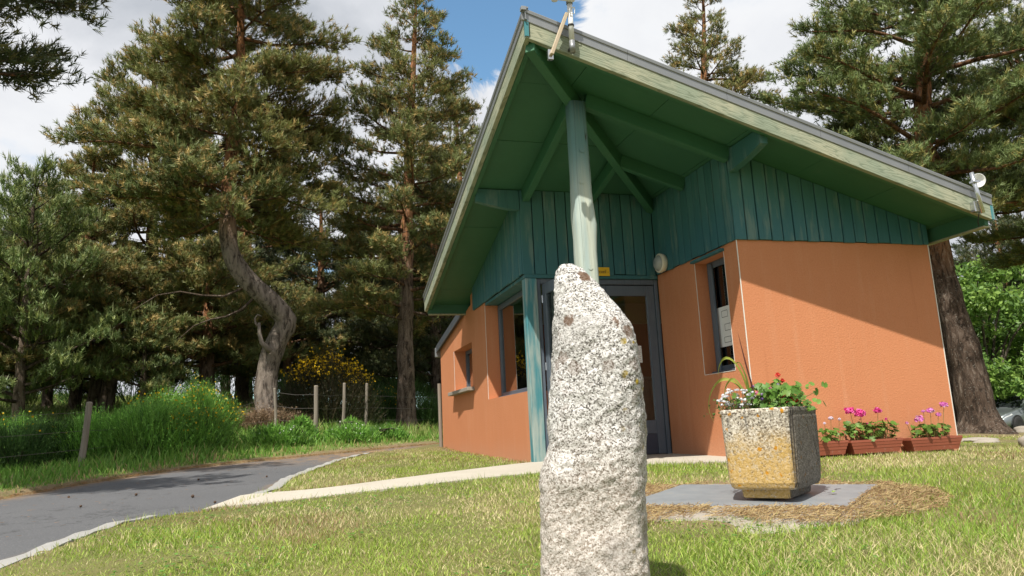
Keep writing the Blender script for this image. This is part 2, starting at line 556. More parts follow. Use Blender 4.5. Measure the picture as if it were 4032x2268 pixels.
def m_dish(t, b, o):
    n1 = t.noise(obj_coord(t), 9, 4, 0.6)
    t.l(t.mix(n1, (0.70, 0.70, 0.70), (0.84, 0.84, 0.84)), b.inputs['Base Color'])


def vary(c1, c2, scale=6.0, rough=0.6, metal=0.0, bumpy=0.0):
    def f(t, b, o):
        v = obj_coord(t)
        n1 = t.noise(v, scale, 5, 0.6)
        t.l(t.mix(n1, c1, c2), b.inputs['Base Color'])
        b.inputs['Roughness'].default_value = rough
        b.inputs['Metallic'].default_value = metal
        if bumpy:
            bump(t, b, t.noise(v, scale * 12, 3, 0.6), bumpy, 0.004)
    return f


M = dict(
    stucco=mat('stucco_orange', build=m_stucco, rough=0.9, spec=0.15), clad=mat('cladding_teal', build=m_clad),
    green=mat('soffit_green', build=m_green, rough=0.6), post=mat('weathered_post', build=m_post, rough=0.85, spec=0.2),
    jamb=mat('weathered_jamb', build=m_jamb, rough=0.8), fascia=mat('fascia_wood', build=m_fascia, rough=0.85, spec=0.2),
    zinc=mat('zinc', build=m_zinc, metal=0.6), blue=mat('blue_grey_joinery', build=m_bluegrey), glass=mat('pane_glass', build=m_glass),
    granite=mat('granite', build=m_granite), planter=mat('planter_concrete', build=m_planter), plate=mat('steel_plate', build=m_plate),
    asphalt=mat('asphalt', build=m_asphalt), kerb=mat('kerb_concrete', build=m_concrete((0.24, 0.235, 0.225), (0.36, 0.355, 0.34))),
    path=mat('path_concrete', build=m_concrete((0.36, 0.325, 0.27), (0.52, 0.48, 0.41))), ground=mat('ground', build=m_ground),
    needle=mat('pine_needles', build=m_foliage(0.5, 0.22)), leaf=mat('leaves', build=m_foliage(0.45, 0.35)), grass=mat('grass_blades', build=m_foliage(0.5, 0.35)),
    bark=mat('pine_bark', build=m_bark, spec=0.1), oldwood=mat('old_wood', build=m_oldwood, rough=0.95, spec=0.1),
    paper=mat('printed_paper', build=m_paper, rough=0.8), petal=mat('petals', build=m_foliage(0.6, 0.3)),
    paint=mat('car_paint', (0.20, 0.225, 0.235), 0.35, 0.55, m_carpaint), rubber=mat('rubber', build=vary((0.012, 0.012, 0.013), (0.03, 0.03, 0.03), 20, 0.85)),
    alloy=mat('alloy', build=vary((0.45, 0.46, 0.47), (0.6, 0.6, 0.61), 5, 0.3, 0.8)), carglass=mat('car_glass', (0.015, 0.018, 0.02), 0.05, spec=0.8),
    lens=mat('headlight_lens', (0.55, 0.57, 0.58), 0.1, 0.2), dark=mat('dark_plastic', build=vary((0.012, 0.012, 0.013), (0.03, 0.03, 0.032), 8, 0.6)),
    terracotta=mat('terracotta_plastic', build=m_terracotta, rough=0.5), white=mat('white_plastic', build=m_dish, rough=0.4),
    steel=mat('bright_steel', build=vary((0.5, 0.52, 0.54), (0.68, 0.69, 0.70), 4, 0.22, 0.9)), rust=mat('painted_strut', build=vary((0.42, 0.30, 0.18), (0.62, 0.55, 0.45), 9, 0.7)),
    yellow=mat('sign_yellow', build=vary((0.72, 0.42, 0.012), (0.80, 0.48, 0.02), 5, 0.5)), black=mat('sign_ink', (0.012, 0.012, 0.012), 0.6),
    cream=mat('interior_cream', build=vary((0.52, 0.44, 0.28), (0.58, 0.50, 0.33), 2, 0.9)), redwall=mat('interior_red', build=vary((0.34, 0.085, 0.04), (0.40, 0.11, 0.055), 2, 0.9)),
    floor=mat('interior_floor', build=vary((0.22, 0.17, 0.13), (0.30, 0.24, 0.18), 3, 0.5)), lime=mat('interior_lime', build=vary((0.23, 0.36, 0.06), (0.28, 0.42, 0.09), 2, 0.8)),
    red=mat('red_enamel', build=vary((0.45, 0.018, 0.012), (0.55, 0.03, 0.02), 4, 0.35)), bead=mat('corner_bead', build=vary((0.66, 0.62, 0.56), (0.8, 0.77, 0.72), 12, 0.6)),
    lampglass=mat('lamp_glass', build=vary((0.34, 0.35, 0.33), (0.42, 0.43, 0.41), 6, 0.25)), lampring=mat('lamp_ring', build=vary((0.66, 0.60, 0.46), (0.74, 0.68, 0.54), 6, 0.5)),
    wire=mat('fence_wire', build=vary((0.12, 0.11, 0.10), (0.22, 0.2, 0.19), 4, 0.6, 0.6)), soil=mat('potting_soil', build=vary((0.03, 0.02, 0.014), (0.07, 0.05, 0.035), 30, 1.0, 0, 0.8)),
    stub=mat('dead_stub', build=vary((.10, .08, .065), (.24, .20, .17), 14, .95, 0, .8)),
    rock=mat('field_rock', build=m_concrete((0.24, 0.21, 0.175), (0.38, 0.34, 0.29))), backing=mat('cladding_shadow_gap', build=vary((0.004, 0.010, 0.010), (0.008, 0.018, 0.018), 6, 0.9)),
    cone=mat('cone_scales', build=vary((0.05, 0.03, 0.02), (0.13, 0.08, 0.05), 60, 0.9, 0, 0.8)), text=mat('print_grey', (0.10, 0.10, 0.11), 0.8),
    wingroof=mat('wing_roof_metal', build=vary((0.075, 0.085, 0.10), (0.12, 0.13, 0.15), 3, 0.45, 0.3)), door_dark=mat('door_kick_panel', build=vary((0.035, 0.045, 0.07), (0.055, 0.065, 0.095), 5, 0.45)),
)

# ------------------------------------------------------------------ mesh helpers


class MB:
    def __init__(self):
        self.v = []
        self.f = []

    def add(self, verts, faces):
        o = len(self.v)
        self.v += [tuple(map(float, p)) for p in verts]
        self.f += [tuple(i + o for i in f) for f in faces]
        return self

    def box(self, x0, x1, y0, y1, z0, z1):
        v = [(x0, y0, z0), (x1, y0, z0), (x1, y1, z0), (x0, y1, z0), (x0, y0, z1), (x1, y0, z1), (x1, y1, z1), (x0, y1, z1)]
        return self.add(v, [(0, 3, 2, 1), (4, 5, 6, 7), (0, 1, 5, 4), (1, 2, 6, 5), (2, 3, 7, 6), (3, 0, 4, 7)])

    def hexa(self, bottom, top):
        """two quads (same winding) joined into a solid"""
        return self.add(list(bottom) + list(top), [(0, 3, 2, 1), (4, 5, 6, 7), (0, 1, 5, 4), (1, 2, 6, 5), (2, 3, 7, 6), (3, 0, 4, 7)])

    def prism(self, poly, d, holes=()):
        """poly: list of 3-D points (planar), extruded by vector d"""
        rings = [list(map(Vector, poly))] + [list(map(Vector, h)) for h in holes]
        flat = [p for r in rings for p in r]
        d = Vector(d)
        tris = tessellate_polygon(rings)
        n = len(flat)
        faces = []
        for tr in tris:
            a, b, c = tr
            nn = (flat[b] - flat[a]).cross(flat[c] - flat[a])
            if nn.dot(d) > 0:
                a, c = c, a
            faces.append((a, b, c))
            faces.append((c + n, b + n, a + n))
        k = 0
        nrm = None
        for r in rings:
            m = len(r)
            for i in range(m):
                j = (i + 1) % m
                faces.append((k + i, k + j, k + j + n, k + i + n))
            k += m
        self.add(flat + [p + d for p in flat], faces)
        return self

    def beam(self, p0, p1, w, d, upv=(0, 0, 1)):
        """rectangular bar; w across, d along upv-ish, centred on the axis"""
        p0, p1 = Vector(p0), Vector(p1)
        ax = (p1 - p0).normalized()
        sd = ax.cross(Vector(upv)).normalized()
        uu = sd.cross(ax).normalized()
        a = [p + sd * sx * w / 2 + uu * sy * d / 2 for p in (p0, p1) for sx, sy in ((-1, -1), (1, -1), (1, 1), (-1, 1))]
        return self.add(a, [(0, 3, 2, 1), (4, 5, 6, 7), (0, 1, 5, 4), (1, 2, 6, 5), (2, 3, 7, 6), (3, 0, 4, 7)])

    def tube(self, pts, rad, n=8, cap=True):
        pts = [Vector(p) for p in pts]
        if isinstance(rad, (int, float)):
            rad = [rad] * len(pts)
        prev = None
        rings = []
        for i, p in enumerate(pts):
            t = (pts[min(i + 1, len(pts) - 1)] - pts[max(i - 1, 0)]).normalized()
            if prev is None:
                s = t.orthogonal().normalized()
            else:
                s = (prev - t * prev.dot(t)).normalized()
            prev = s
            u = t.cross(s)
            rings.append([p + (s * math.cos(a) + u * math.sin(a)) * rad[i] for a in [2 * math.pi * k / n for k in range(n)]])
        v = [q for r in rings for q in r]
        f = []
        for i in range(len(pts) - 1):
            for k in range(n):
                k2 = (k + 1) % n
                f.append((i * n + k, i * n + k2, (i + 1) * n + k2, (i + 1) * n + k))
        if cap:
            f.append(tuple(range(n - 1, -1, -1)))
            f.append(tuple(range((len(pts) - 1) * n, len(pts) * n)))
        return self.add(v, f)

    def lathe(self, prof, n=20, origin=(0, 0, 0), axis='z'):
        v, f = [], []
        for r, h in prof:
            for k in range(n):
                a = 2 * math.pi * k / n
                p = (r * math.cos(a), r * math.sin(a), h)
                if axis == 'x':
                    p = (p[2], p[0], p[1])
                elif axis == 'y':
                    p = (p[1], p[2], p[0])
                v.append((p[0] + origin[0], p[1] + origin[1], p[2] + origin[2]))
        for i in range(len(prof) - 1):
            for k in range(n):
                k2 = (k + 1) % n
                f.append((i * n + k, i * n + k2, (i + 1) * n + k2, (i + 1) * n + k))
        f.append(tuple(range(n - 1, -1, -1)))
        f.append(tuple(range((len(prof) - 1) * n, len(prof) * n)))
        return self.add(v, f)

    def xf(self, m):
        self.v = [tuple(m @ Vector(p)) for p in self.v]
        return self

    def build(self, name, material, parent=None, smooth=False, bevel=0.0, off=None, weight=False):
        me = bpy.data.meshes.new(name)
        v = self.v if off is None else [(p[0] - off[0], p[1] - off[1], p[2] - off[2]) for p in self.v]
        me.from_pydata(v, [], self.f)
        bm = bmesh.new()
        bm.from_mesh(me)
        bmesh.ops.recalc_face_normals(bm, faces=bm.faces)
        if bevel:
            bmesh.ops.bevel(bm, geom=[e for e in bm.edges if e.is_manifold and e.calc_face_angle(0) > 0.6], offset=bevel, segments=1, affect='EDGES', clamp_overlap=True)
        bm.to_mesh(me)
        bm.free()
        me.materials.append(material)
        if smooth:
            me.shade_smooth()
        o = bpy.data.objects.new(name, me)
        C.objects.link(o)
        if parent is not None:
            o.parent = parent
        return o


def fast_mesh(name, V, tris, material, parent=None, col=None, smooth=False, attrs=None):
    """numpy vertices (n,3) and triangles (m,3) -> object"""
    V = np.ascontiguousarray(V, dtype=np.float32)
    tris = np.ascontiguousarray(tris, dtype=np.int32)
    me = bpy.data.meshes.new(name)
    me.vertices.add(len(V))
    me.vertices.foreach_set('co', V.ravel())
    nf = len(tris)
    k = tris.shape[1]
    me.loops.add(nf * k)
    me.loops.foreach_set('vertex_index', tris.ravel())
    me.polygons.add(nf)
    me.polygons.foreach_set('loop_start', np.arange(0, nf * k, k, dtype=np.int32))
    me.update(calc_edges=True)
    if col is not None:
        a = me.attributes.new('col', 'FLOAT_COLOR', 'POINT')
        cc = np.ones((len(V), 4), dtype=np.float32)
        cc[:, :3] = col
        a.data.foreach_set('color', cc.ravel())
    for nm, val in (attrs or {}).items():
        a = me.attributes.new(nm, 'FLOAT', 'POINT')
        a.data.foreach_set('value', np.ascontiguousarray(val, dtype=np.float32))
    me.materials.append(material)
    if smooth:
        me.shade_smooth()
    o = bpy.data.objects.new(name, me)
    C.objects.link(o)
    if parent is not None:
        o.parent = parent
    return o


def thing(name, label, cat, loc=(0, 0, 0), rotz=0.0, group=None):
    o = bpy.data.objects.new(name, None)
    o.empty_display_size = 0.2
    o.location = loc
    o.rotation_euler = (0, 0, rotz)
    C.objects.link(o)
    tag(o, label, cat, group)
    return o


def tag(o, label, cat, group=None):
    o['label'] = label
    o['category'] = cat
    if group:
        o['group'] = group
    return o


def struct(o):
    o['kind'] = 'structure'
    return o


def stuff(o, label=None, cat=None):
    o['kind'] = 'stuff'
    if label:
        o['label'] = label
        o['category'] = cat
    return o


# ------------------------------------------------------------------ terrain
CTRL = np.array([
    (0, 1.8, 0), (1.75, 0, -.02), (4.2, 0, -.05), (1, .5, -.01), (0, 4, .05), (0, 7.3, .15), (-1.2, 7.3, .13), (4.2, 6, -.05), (2, 8, .1),
    (-2.6, -6.6, -.32), (-1.7, -4.4, -.24), (-.3, -3.2, -.13), (1.5, -2, -.08), (-4, -2.2, -.2), (-3.5, .3, -.12), (-2, 0, -.07), (-2.5, 3.5, 0.0),
    (2, -6, -.3), (6, -3, -.2), (7, 1, -.15), (-6, -8, -.4), (0, -12, -.5), (-12, -14, -.6), (12, -12, -.6), (-5.5, -.5, -.14), (-4.5, 4, 0.0), (-9, -4, -.2), (-13, 0, -.1),
    (-6.069, 7.752, .076), (-3.195, 10.508, .651), (.031, 12.766, .536), (-15.778, 39.13, 3.295), (-6.454, 41.778, 2.892), (-6.762, 6.361, .095), (-4.411, 6.709, .212), (-.348, 11.322, .358),
    (11.47, 6.367, -.154), (23.305, 15.717, -.628), (25.944, 14.958, -.702), (27.782, 27.137, -.652), (13.745, 25.801, .1), (5.251, 38.637, 1.417), (-28.128, 42.617, 3.972), (-11.536, 10.858, .522), (-7.242, 15.82, 1.243)])


def _phi(r):
    return np.where(r > 1e-9, r * r * np.log(r + 1e-12), 0.0)


_S = 30.0
_P = CTRL[:, :2] / _S
_n = len(_P)
_K = _phi(np.linalg.norm(_P[:, None] - _P[None], axis=2)) + np.eye(_n) * 2e-3
_Q = np.c_[np.ones(_n), _P]
_M = np.zeros((_n + 3, _n + 3))
_M[:_n, :_n] = _K
_M[:_n, _n:] = _Q
_M[_n:, :_n] = _Q.T
_w = np.linalg.solve(_M, np.r_[CTRL[:, 2], 0, 0, 0])


def hz(x, y):
    x = np.asarray(x, float)
    y = np.asarray(y, float)
    shp = x.shape
    x = x.ravel()
    y = y.ravel()
    out = np.empty(len(x))
    for s in range(0, len(x), 40000):
        xs, ys = x[s:s + 40000], y[s:s + 40000]
        r0 = np.hypot(xs, ys - 2)
        k = np.minimum(1, 42 / np.maximum(r0, 1e-6))
        q = np.stack([xs * k, 2 + (ys - 2) * k], -1) / _S
        d = np.linalg.norm(q[:, None, :] - _P, axis=-1)
        out[s:s + 40000] = _phi(d) @ _w[:_n] + _w[_n] + q @ _w[_n + 1:]
    return out.reshape(shp)


def h1(x, y):
    return float(hz(np.array([x]), np.array([y]))[0])


def in_poly(x, y, poly):
    x = np.asarray(x)
    y = np.asarray(y)
    ins = np.zeros(x.shape, bool)
    n = len(poly)
    for i in range(n):
        x0, y0 = poly[i]
        x1, y1 = poly[(i + 1) % n]
        cond = ((y0 > y) != (y1 > y))
        xi = (x1 - x0) * (y - y0) / ((y1 - y0) if y1 != y0 else 1e-9) + x0
        ins ^= cond & (x < xi)
    return ins


def dist_line(x, y, pl):
    d = np.full(np.shape(x), 1e9)
    for (x0, y0), (x1, y1) in zip(pl[:-1], pl[1:]):
        vx, vy = x1 - x0, y1 - y0
        t = np.clip(((x - x0) * vx + (y - y0) * vy) / (vx * vx + vy * vy + 1e-12), 0, 1)
        d = np.minimum(d, np.hypot(x - x0 - t * vx, y - y0 - t * vy))
    return d


def resample(pl, step):
    pl = np.array(pl, float)
    # Catmull-Rom through the points, then even spacing
    P = np.vstack([2 * pl[0] - pl[1], pl, 2 * pl[-1] - pl[-2]])
    out = []
    for i in range(1, len(P) - 2):
        for t in np.linspace(0, 1, 24, endpoint=False):
            p0, p1, p2, p3 = P[i - 1], P[i], P[i + 1], P[i + 2]
            out.append(0.5 * ((2 * p1) + (-p0 + p2) * t + (2 * p0 - 5 * p1 + 4 * p2 - p3) * t * t + (-p0 + 3 * p1 - 3 * p2 + p3) * t ** 3))
    out.append(pl[-1])
    out = np.array(out)
    s = np.r_[0, np.cumsum(np.linalg.norm(np.diff(out, axis=0), axis=1))]
    n = max(2, int(s[-1] / step))
    t = np.linspace(0, s[-1], n + 1)
    return np.stack([np.interp(t, s, out[:, k]) for k in range(out.shape[1])], 1)


# value noise for python-side scatter
def vnoise(x, y, scale, seed=0):
    rs = np.random.RandomState(seed)
    T = rs.rand(256, 256)
    u = x * scale + 1000.0
    v = y * scale + 1000.0
    i = np.floor(u).astype(int)
    j = np.floor(v).astype(int)
    fu, fv = u - i, v - j
    fu = fu * fu * (3 - 2 * fu)
    fv = fv * fv * (3 - 2 * fv)
    a = T[i % 256, j % 256]
    b = T[(i + 1) % 256, j % 256]
    c = T[i % 256, (j + 1) % 256]
    d = T[(i + 1) % 256, (j + 1) % 256]
    return (a * (1 - fu) + b * fu) * (1 - fv) + (c * (1 - fu) + d * fu) * fv


ROAD_R = [(-7.2, -12.0), (-5.6, -7.5), (-4.65, -4.2), (-4.12, -1.77), (-4.0, -1.07), (-3.88, -.45), (-3.62, -.14), (-3.29, .02), (-3.1, .55), (-2.97, .85), (-2.87, 1.25), (-2.70, 2.67), (-2.0, 5.13), (-1.44, 6.39), (-.3, 7.75), (1.2, 9.2), (3.5, 10.8), (8, 12.6)]
ROAD_L = [(-10.5, -11.0), (-9.0, -6.5), (-7.7, -2.6), (-6.75, .6), (-5.67, 3.0), (-5.12, 4.31), (-4.21, 5.29), (-2.85, 6.25), (-1.32, 7.67), (.04, 8.9), (1.6, 10.3), (3.6, 11.6), (8, 13.4)]
rR = resample(ROAD_R, 0.2)
rL = resample(ROAD_L, 0.2)
ROAD_POLY = [tuple(p) for p in rR] + [tuple(p) for p in rL[::-1]]
PATH_U = [(-3.08, .80), (-2.89, .90), (-2.69, .78), (-2.27, .78), (-1.67, 1.05), (-.8, 1.46), (-.05, 1.80)]
PATH_D = [(-3.30, -.12), (-3.12, -.03), (-2.77, -.06), (-2.32, .0), (-2.01, .04), (-1.44, .14), (-.94, .26), (-.41, .27), (.04, .3), (.67, .28), (1.1, .05), (1.80, -.30), (2.05, -.34)]
PATH_POLY = PATH_D + [(2.05, 0.0), (1.78, 0.0), (1.78, 1.80)] + PATH_U[::-1]
BLD_POLY = [(0, 1.8), (1.75, 1.8), (1.75, 0), (4.19, 0), (4.19, 7.3), (0, 7.3)]

# ground sheet
fx = np.concatenate([-np.geomspace(9, 900, 26)[::-1], np.arange(-8.9, 9, 0.14), np.geomspace(9, 900, 26)])
fy = np.concatenate([-np.geomspace(9, 900, 24)[::-1], np.arange(-8.9, 14, 0.14), np.geomspace(14.1, 900, 30)])
GX, GY = np.meshgrid(fx, fy)
GZ = hz(GX, GY)
near = (np.abs(GX) < 14) & (np.abs(GY) < 16)
droad = np.minimum(dist_line(GX, GY, rR), dist_line(GX, GY, rL))
inr = in_poly(GX, GY, ROAD_POLY)
inp = in_poly(GX, GY, PATH_POLY)
GZ = GZ + (vnoise(GX, GY, 2.3, 3) - .5) * .025 + (vnoise(GX, GY, .6, 4) - .5) * .05 * (np.hypot(GX, GY) > 6)
GZ = np.where(inr, GZ - .12, GZ)
GZ = np.where(inp & ~inr, np.minimum(GZ, hz(GX, GY) - .06), GZ)
GZ = np.where(in_poly(GX, GY, BLD_POLY), -.25, GZ)
dL = dist_line(GX, GY, rL)
dR = dist_line(GX, GY, rR)
dirt = np.clip(1.25 - dL / .38, 0, 1) * .9 + np.clip(1.1 - dR / .22, 0, 1) * .6
PLATE_C = (.10, -2.55)
dpl = np.hypot((GX - PLATE_C[0]), (GY - PLATE_C[1]))
dirt = np.maximum(dirt, np.clip((1.25 - dpl + (vnoise(GX, GY, 1.4, 8) - .5) * .7) / .35, 0, 1))
dirt = np.maximum(dirt, .7 * np.clip(1 - dist_line(GX, GY, [(0, 2.4), (0, 7.3)]) / .5, 0, 1))
dirt = np.maximum(dirt, np.clip(1 - np.hypot(GX - 9.5, GY - 4.5) / 4.5, 0, 1))
leftside = in_poly(GX, GY, [tuple(p) for p in rL] + [(900, 60), (900, 900), (-900, 900), (-900, -900), (-30, -40)])
meadow = np.where(leftside, np.clip(dL / .5, 0, 1), 0)
ny, nx = GX.shape
idx = np.arange(nx * ny).reshape(ny, nx)
quads = np.stack([idx[:-1, :-1].ravel(), idx[:-1, 1:].ravel(), idx[1:, 1:].ravel(), idx[1:, :-1].ravel()], 1)
g = fast_mesh('ground', np.stack([GX.ravel(), GY.ravel(), GZ.ravel()], 1), quads, M['ground'], smooth=True, attrs={'dirt': dirt.ravel(), 'meadow': meadow.ravel()})
struct(g)


def ribbon(name, A, B, dz, material, m=10, attr=True):
    n = max(len(A), len(B))
    ta, tb = np.linspace(0, 1, len(A)), np.linspace(0, 1, len(B))
    t = np.linspace(0, 1, n)
    a = np.stack([np.interp(t, ta, A[:, k]) for k in (0, 1)], 1)
    b = np.stack([np.interp(t, tb, B[:, k]) for k in (0, 1)], 1)
    w = np.linspace(0, 1, m)
    P = a[:, None] * (1 - w[None, :, None]) + b[:, None] * w[None, :, None]
    Z = hz(P[..., 0], P[..., 1]) + dz + .012 * np.sin(np.pi * w)[None]
    V = np.concatenate([P, Z[..., None]], 2).reshape(-1, 3)
    ii = np.arange(n * m).reshape(n, m)
    Q = np.stack([ii[:-1, :-1].ravel(), ii[:-1, 1:].ravel(), ii[1:, 1:].ravel(), ii[1:, :-1].ravel()], 1)
    dm = np.minimum(dist_line(V[:, 0], V[:, 1], rL), dist_line(V[:, 0], V[:, 1], rR) * 2.2)
    far = np.clip((V[:, 1] - 4.6) / 2.2, 0, 1)
    return fast_mesh(name, V, Q, material, smooth=True, attrs={'dirt': np.maximum(np.clip(1 - dm / .3, 0, 1), far)})


# ribbon runs by matching fractions along both edges
struct(ribbon('road', rR, rL, -.045, M['asphalt'], 16))

# concrete path and doorstep slab
A_ = resample(PATH_U + [(.6, 1.80), (1.78, 1.80)], .16)
B_ = resample(PATH_D[:-2] + [(1.78, -.30)], .16)
n_ = max(len(A_), len(B_))
ta = np.linspace(0, 1, n_)
a_ = np.stack([np.interp(ta, np.linspace(0, 1, len(A_)), A_[:, k]) for k in (0, 1)], 1)
b_ = np.stack([np.interp(ta, np.linspace(0, 1, len(B_)), B_[:, k]) for k in (0, 1)], 1)
rng = np.random.RandomState(5)
b_ += (rng.rand(*b_.shape) - .5) * .02
W_ = np.linspace(0, 1, 6)
PP = a_[:, None] * (1 - W_[None, :, None]) + b_[:, None] * W_[None, :, None]
ZZ = hz(PP[..., 0], PP[..., 1]) + .012
V_ = np.concatenate([PP, ZZ[..., None]], 2).reshape(-1, 3)
ii = np.arange(n_ * 6).reshape(n_, 6)
F_ = [tuple(q) for q in np.stack([ii[:-1, :-1].ravel(), ii[:-1, 1:].ravel(), ii[1:, 1:].ravel(), ii[1:, :-1].ravel()], 1)]
skV, skF = [tuple(p) for p in V_], list(F_)
border = list(ii[:, 0]) + list(ii[-1, 1:]) + list(ii[::-1, -1][1:]) + list(ii[0, ::-1][1:-1])
o0 = len(skV)
for i in border:
    skV.append((V_[i][0], V_[i][1], V_[i][2] - .09))
for k in range(len(border)):
    k2 = (k + 1) % len(border)
    skF.append((border[k], border[k2], o0 + k2, o0 + k))
struct(MB().add(skV, skF).build('path', M['path'], smooth=False))
mb = MB()
mb.box(1.785, 2.05, -.33, -.005, -.12, .006)
struct(mb.build('pavement', M['path'], bevel=.006))


def kerb(name, pl, w=.13):
    pl = resample(pl, .12)
    n = len(pl)
    t = np.gradient(pl, axis=0)
    t /= np.linalg.norm(t, axis=1)[:, None]
    nr = np.stack([t[:, 1], -t[:, 0]], 1)
    v, f = [], []
    for i in range(n):
        z = h1(*pl[i])
        a = pl[i] - nr[i] * .012
        b = pl[i] + nr[i] * w
        wob = .006 * math.sin(i * 1.7) + .004 * math.sin(i * .61)
        v += [(a[0], a[1], z - .14), (a[0], a[1], z - .008 + wob), (a[0] + nr[i][0] * .02, a[1] + nr[i][1] * .02, z + .012 + wob), (b[0], b[1], z + .016 + wob), (b[0], b[1], z - .14)]
        if i:
            for k in range(4):
                p = (i - 1) * 5 + k
                f.append((p, p + 1, p + 6, p + 5))
    f.append((0, 1, 2, 3, 4))
    e = (n - 1) * 5
    f.append((e + 4, e + 3, e + 2, e + 1, e))
    return struct(MB().add(v, f).build(name, M['kerb'], smooth=False))


kerb('kerb', [(-5.6, -7.5), (-4.65, -4.2), (-4.12, -1.77), (-4.0, -1.07), (-3.88, -.45), (-3.66, -.22)])
kerb('kerb', [(-3.0, .86), (-2.87, 1.25), (-2.70, 2.67), (-2.0, 5.13), (-1.5, 6.25)])
# ------------------------------------------------------------------ the building
KA, KB = 0.265, 0.306
EX, EY, EZ = -0.656, -0.724, 3.90          # high front corner of the roof (soffit level)
RX, RY = 4.33, 5.06                        # low eaves


def sof(x, y):
    return min(EZ - KA * (y - EY), EZ - KB * (x - EX))


def hipx(y):
    return EX + KA * (y - EY) / KB


def hipy(x):
    return EY + KB * (x - EX) / KA


bld = thing('visitor_building', 'orange rendered building with teal board gables under a tall grey-edged corner roof', 'building', (0, 0, 0))
ZC = 2.2
# walls ---------------------------------------------------------------
mb = MB()
outer = [(0, y, z) for y, z in [(1.90, -.45), (7.30, -.45), (7.30, 1.93), (4.66, 2.33), (4.66, sof(0, 4.66) - .005), (4.42, sof(0, 4.42) - .005), (4.42, ZC), (3.76, ZC), (3.76, .82), (1.90, .82)]]
hole = [(0, y, z) for y, z in [(4.69, 1.06), (6.06, 1.06), (6.06, 1.75), (4.69, 1.75)]]
mb.prism(outer, (.30, 0, 0), [hole])
mb.build('wall', M['stucco'], bld)
mb = MB()
outer = [(1.75, y, z) for y, z in [(.20, -.3), (1.785, -.3), (1.785, ZC), (.20, ZC)]]
hole = [(1.75, y, z) for y, z in [(.255, .88), (.87, .88), (.87, 2.14), (.255, 2.14)]]
mb.prism(outer, (.30, 0, 0), [hole])
mb.build('wall', M['stucco'], bld)
MB().box(1.75, 4.19, 0, .20, -.45, ZC).build('wall', M['stucco'], bld)
MB().prism([(4.19, y, z) for y, z in [(.20, -.45), (7.3, -.45), (7.3, 1.93), (4.66, 2.33), (.20, 2.33)]], (-.2, 0, 0)).build('wall', M['stucco'], bld)
MB().box(.30, 3.99, 7.1, 7.3, -.45, 1.93).build('wall', M['stucco'], bld)
# white plaster corner beads
beads = [((1.748, -.002, -.1), (1.748, -.002, ZC)), ((4.191, -.002, -.1), (4.191, -.002, ZC)), ((1.749, .87, .88), (1.749, .87, 2.14)), ((-.001, 3.76, .82), (-.001, 3.76, 2.15)), ((-.001, 6.06, 1.06), (-.001, 6.06, 1.75)), ((1.749, .255, .88), (1.749, .255, 2.14)), ((1.749, .255, .878), (1.749, .87, .878))]
for a, b in beads:
    MB().beam(a, b, .008 if a[1] < 0 else .005, .008 if a[1] < 0 else .005, (0, 1, 0) if abs(a[2] - b[2]) > .1 else (0, 0, 1)).build('corner_bead', M['bead'], bld)

# cladding ------------------------------------------------------------
rb = random.Random(4)


def boards(axis, fixed, s0, s1, outward, topf, zb=ZC, w=.147):
    """vertical boards; axis 'x' boards run along X at Y=fixed, axis 'y' along Y at X=fixed; outward is the sign of the face normal"""
    s = s0
    first = True
    while s < s1 - .02:
        e = min(s + w * rb.uniform(.93, 1.07), s1)
        if s1 - e < .05:
            e = s1
        g = .006
        th = .024 + rb.uniform(-.002, .003)
        a, b = s + g, e - g
        zlo = zb + rb.uniform(-.008, .006)
        za, zb2 = topf(a), topf(b)
        if axis == 'x':
            poly = [(a, fixed, zlo), (b, fixed, zlo), (b, fixed, zb2), (a, fixed, za)]
            d = (0, outward * th, 0)
        else:
            poly = [(fixed, a, zlo), (fixed, b, zlo), (fixed, b, zb2), (fixed, a, za)]
            d = (outward * th, 0, 0)
        MB().prism(poly, d).build('cladding_board', M['clad'], bld, bevel=.0035)
        s = e


TS = .004
boards('x', -.004, 1.725, 4.19, -1, lambda x: sof(x, -.02) - TS)
boards('y', 1.746, -.004, 1.755, -1, lambda y: sof(1.73, y) - TS)
boards('x', 1.781, -.025, 1.72, -1, lambda x: sof(x, 1.77) - TS)
boards('y', -.004, 1.785, 4.42, -1, lambda y: sof(-.02, y) - TS, zb=ZC)
# dark backing seen through the gaps
for poly, d in (([(1.75, .0, ZC), (4.19, .0, ZC), (4.19, .0, sof(4.19, 0) - .02), (1.75, .0, sof(1.75, 0) - .02)], (0, .12, 0)),
                ([(1.75, .125, ZC), (1.75, 1.785, ZC), (1.75, 1.785, sof(1.75, 1.785) - .02), (1.75, .125, sof(1.75, 0) - .02)], (.12, 0, 0)),
                ([(0, 1.785, ZC), (1.745, 1.785, ZC), (1.745, 1.785, sof(1.745, 1.785) - .02), (0, 1.785, sof(0, 1.785) - .02)], (0, .12, 0)),
                ([(0, 1.91, ZC), (0, 4.415, ZC), (0, 4.415, sof(0, 4.42) - .02), (0, 1.91, sof(0, 1.91) - .02)], (.12, 0, 0))):
    MB().prism(poly, d).build('cladding_backing', M['backing'], bld)
# teal lining boards under the cladding, over the openings
MB().box(.002, .30, 1.92, 3.755, 2.155, 2.196).build('lining_board', M['clad'], bld, bevel=.003)
MB().box(.0, 1.74, 1.765, 1.92, 2.15, 2.196).build('lining_board', M['clad'], bld, bevel=.003)
MB().box(1.752, 2.02, .26, .865, 2.145, 2.19).build('lining_board', M['clad'], bld, bevel=.003)
MB().box(1.70, 1.752, .24, .885, 2.14, 2.17).build('lining_board', M['clad'], bld, bevel=.003)
# corner posts
mb = MB()
mb.box(.0, .15, 1.77, 1.905, -.04, 2.149)
mb.build('corner_post', M['jamb'], bld, bevel=.008)
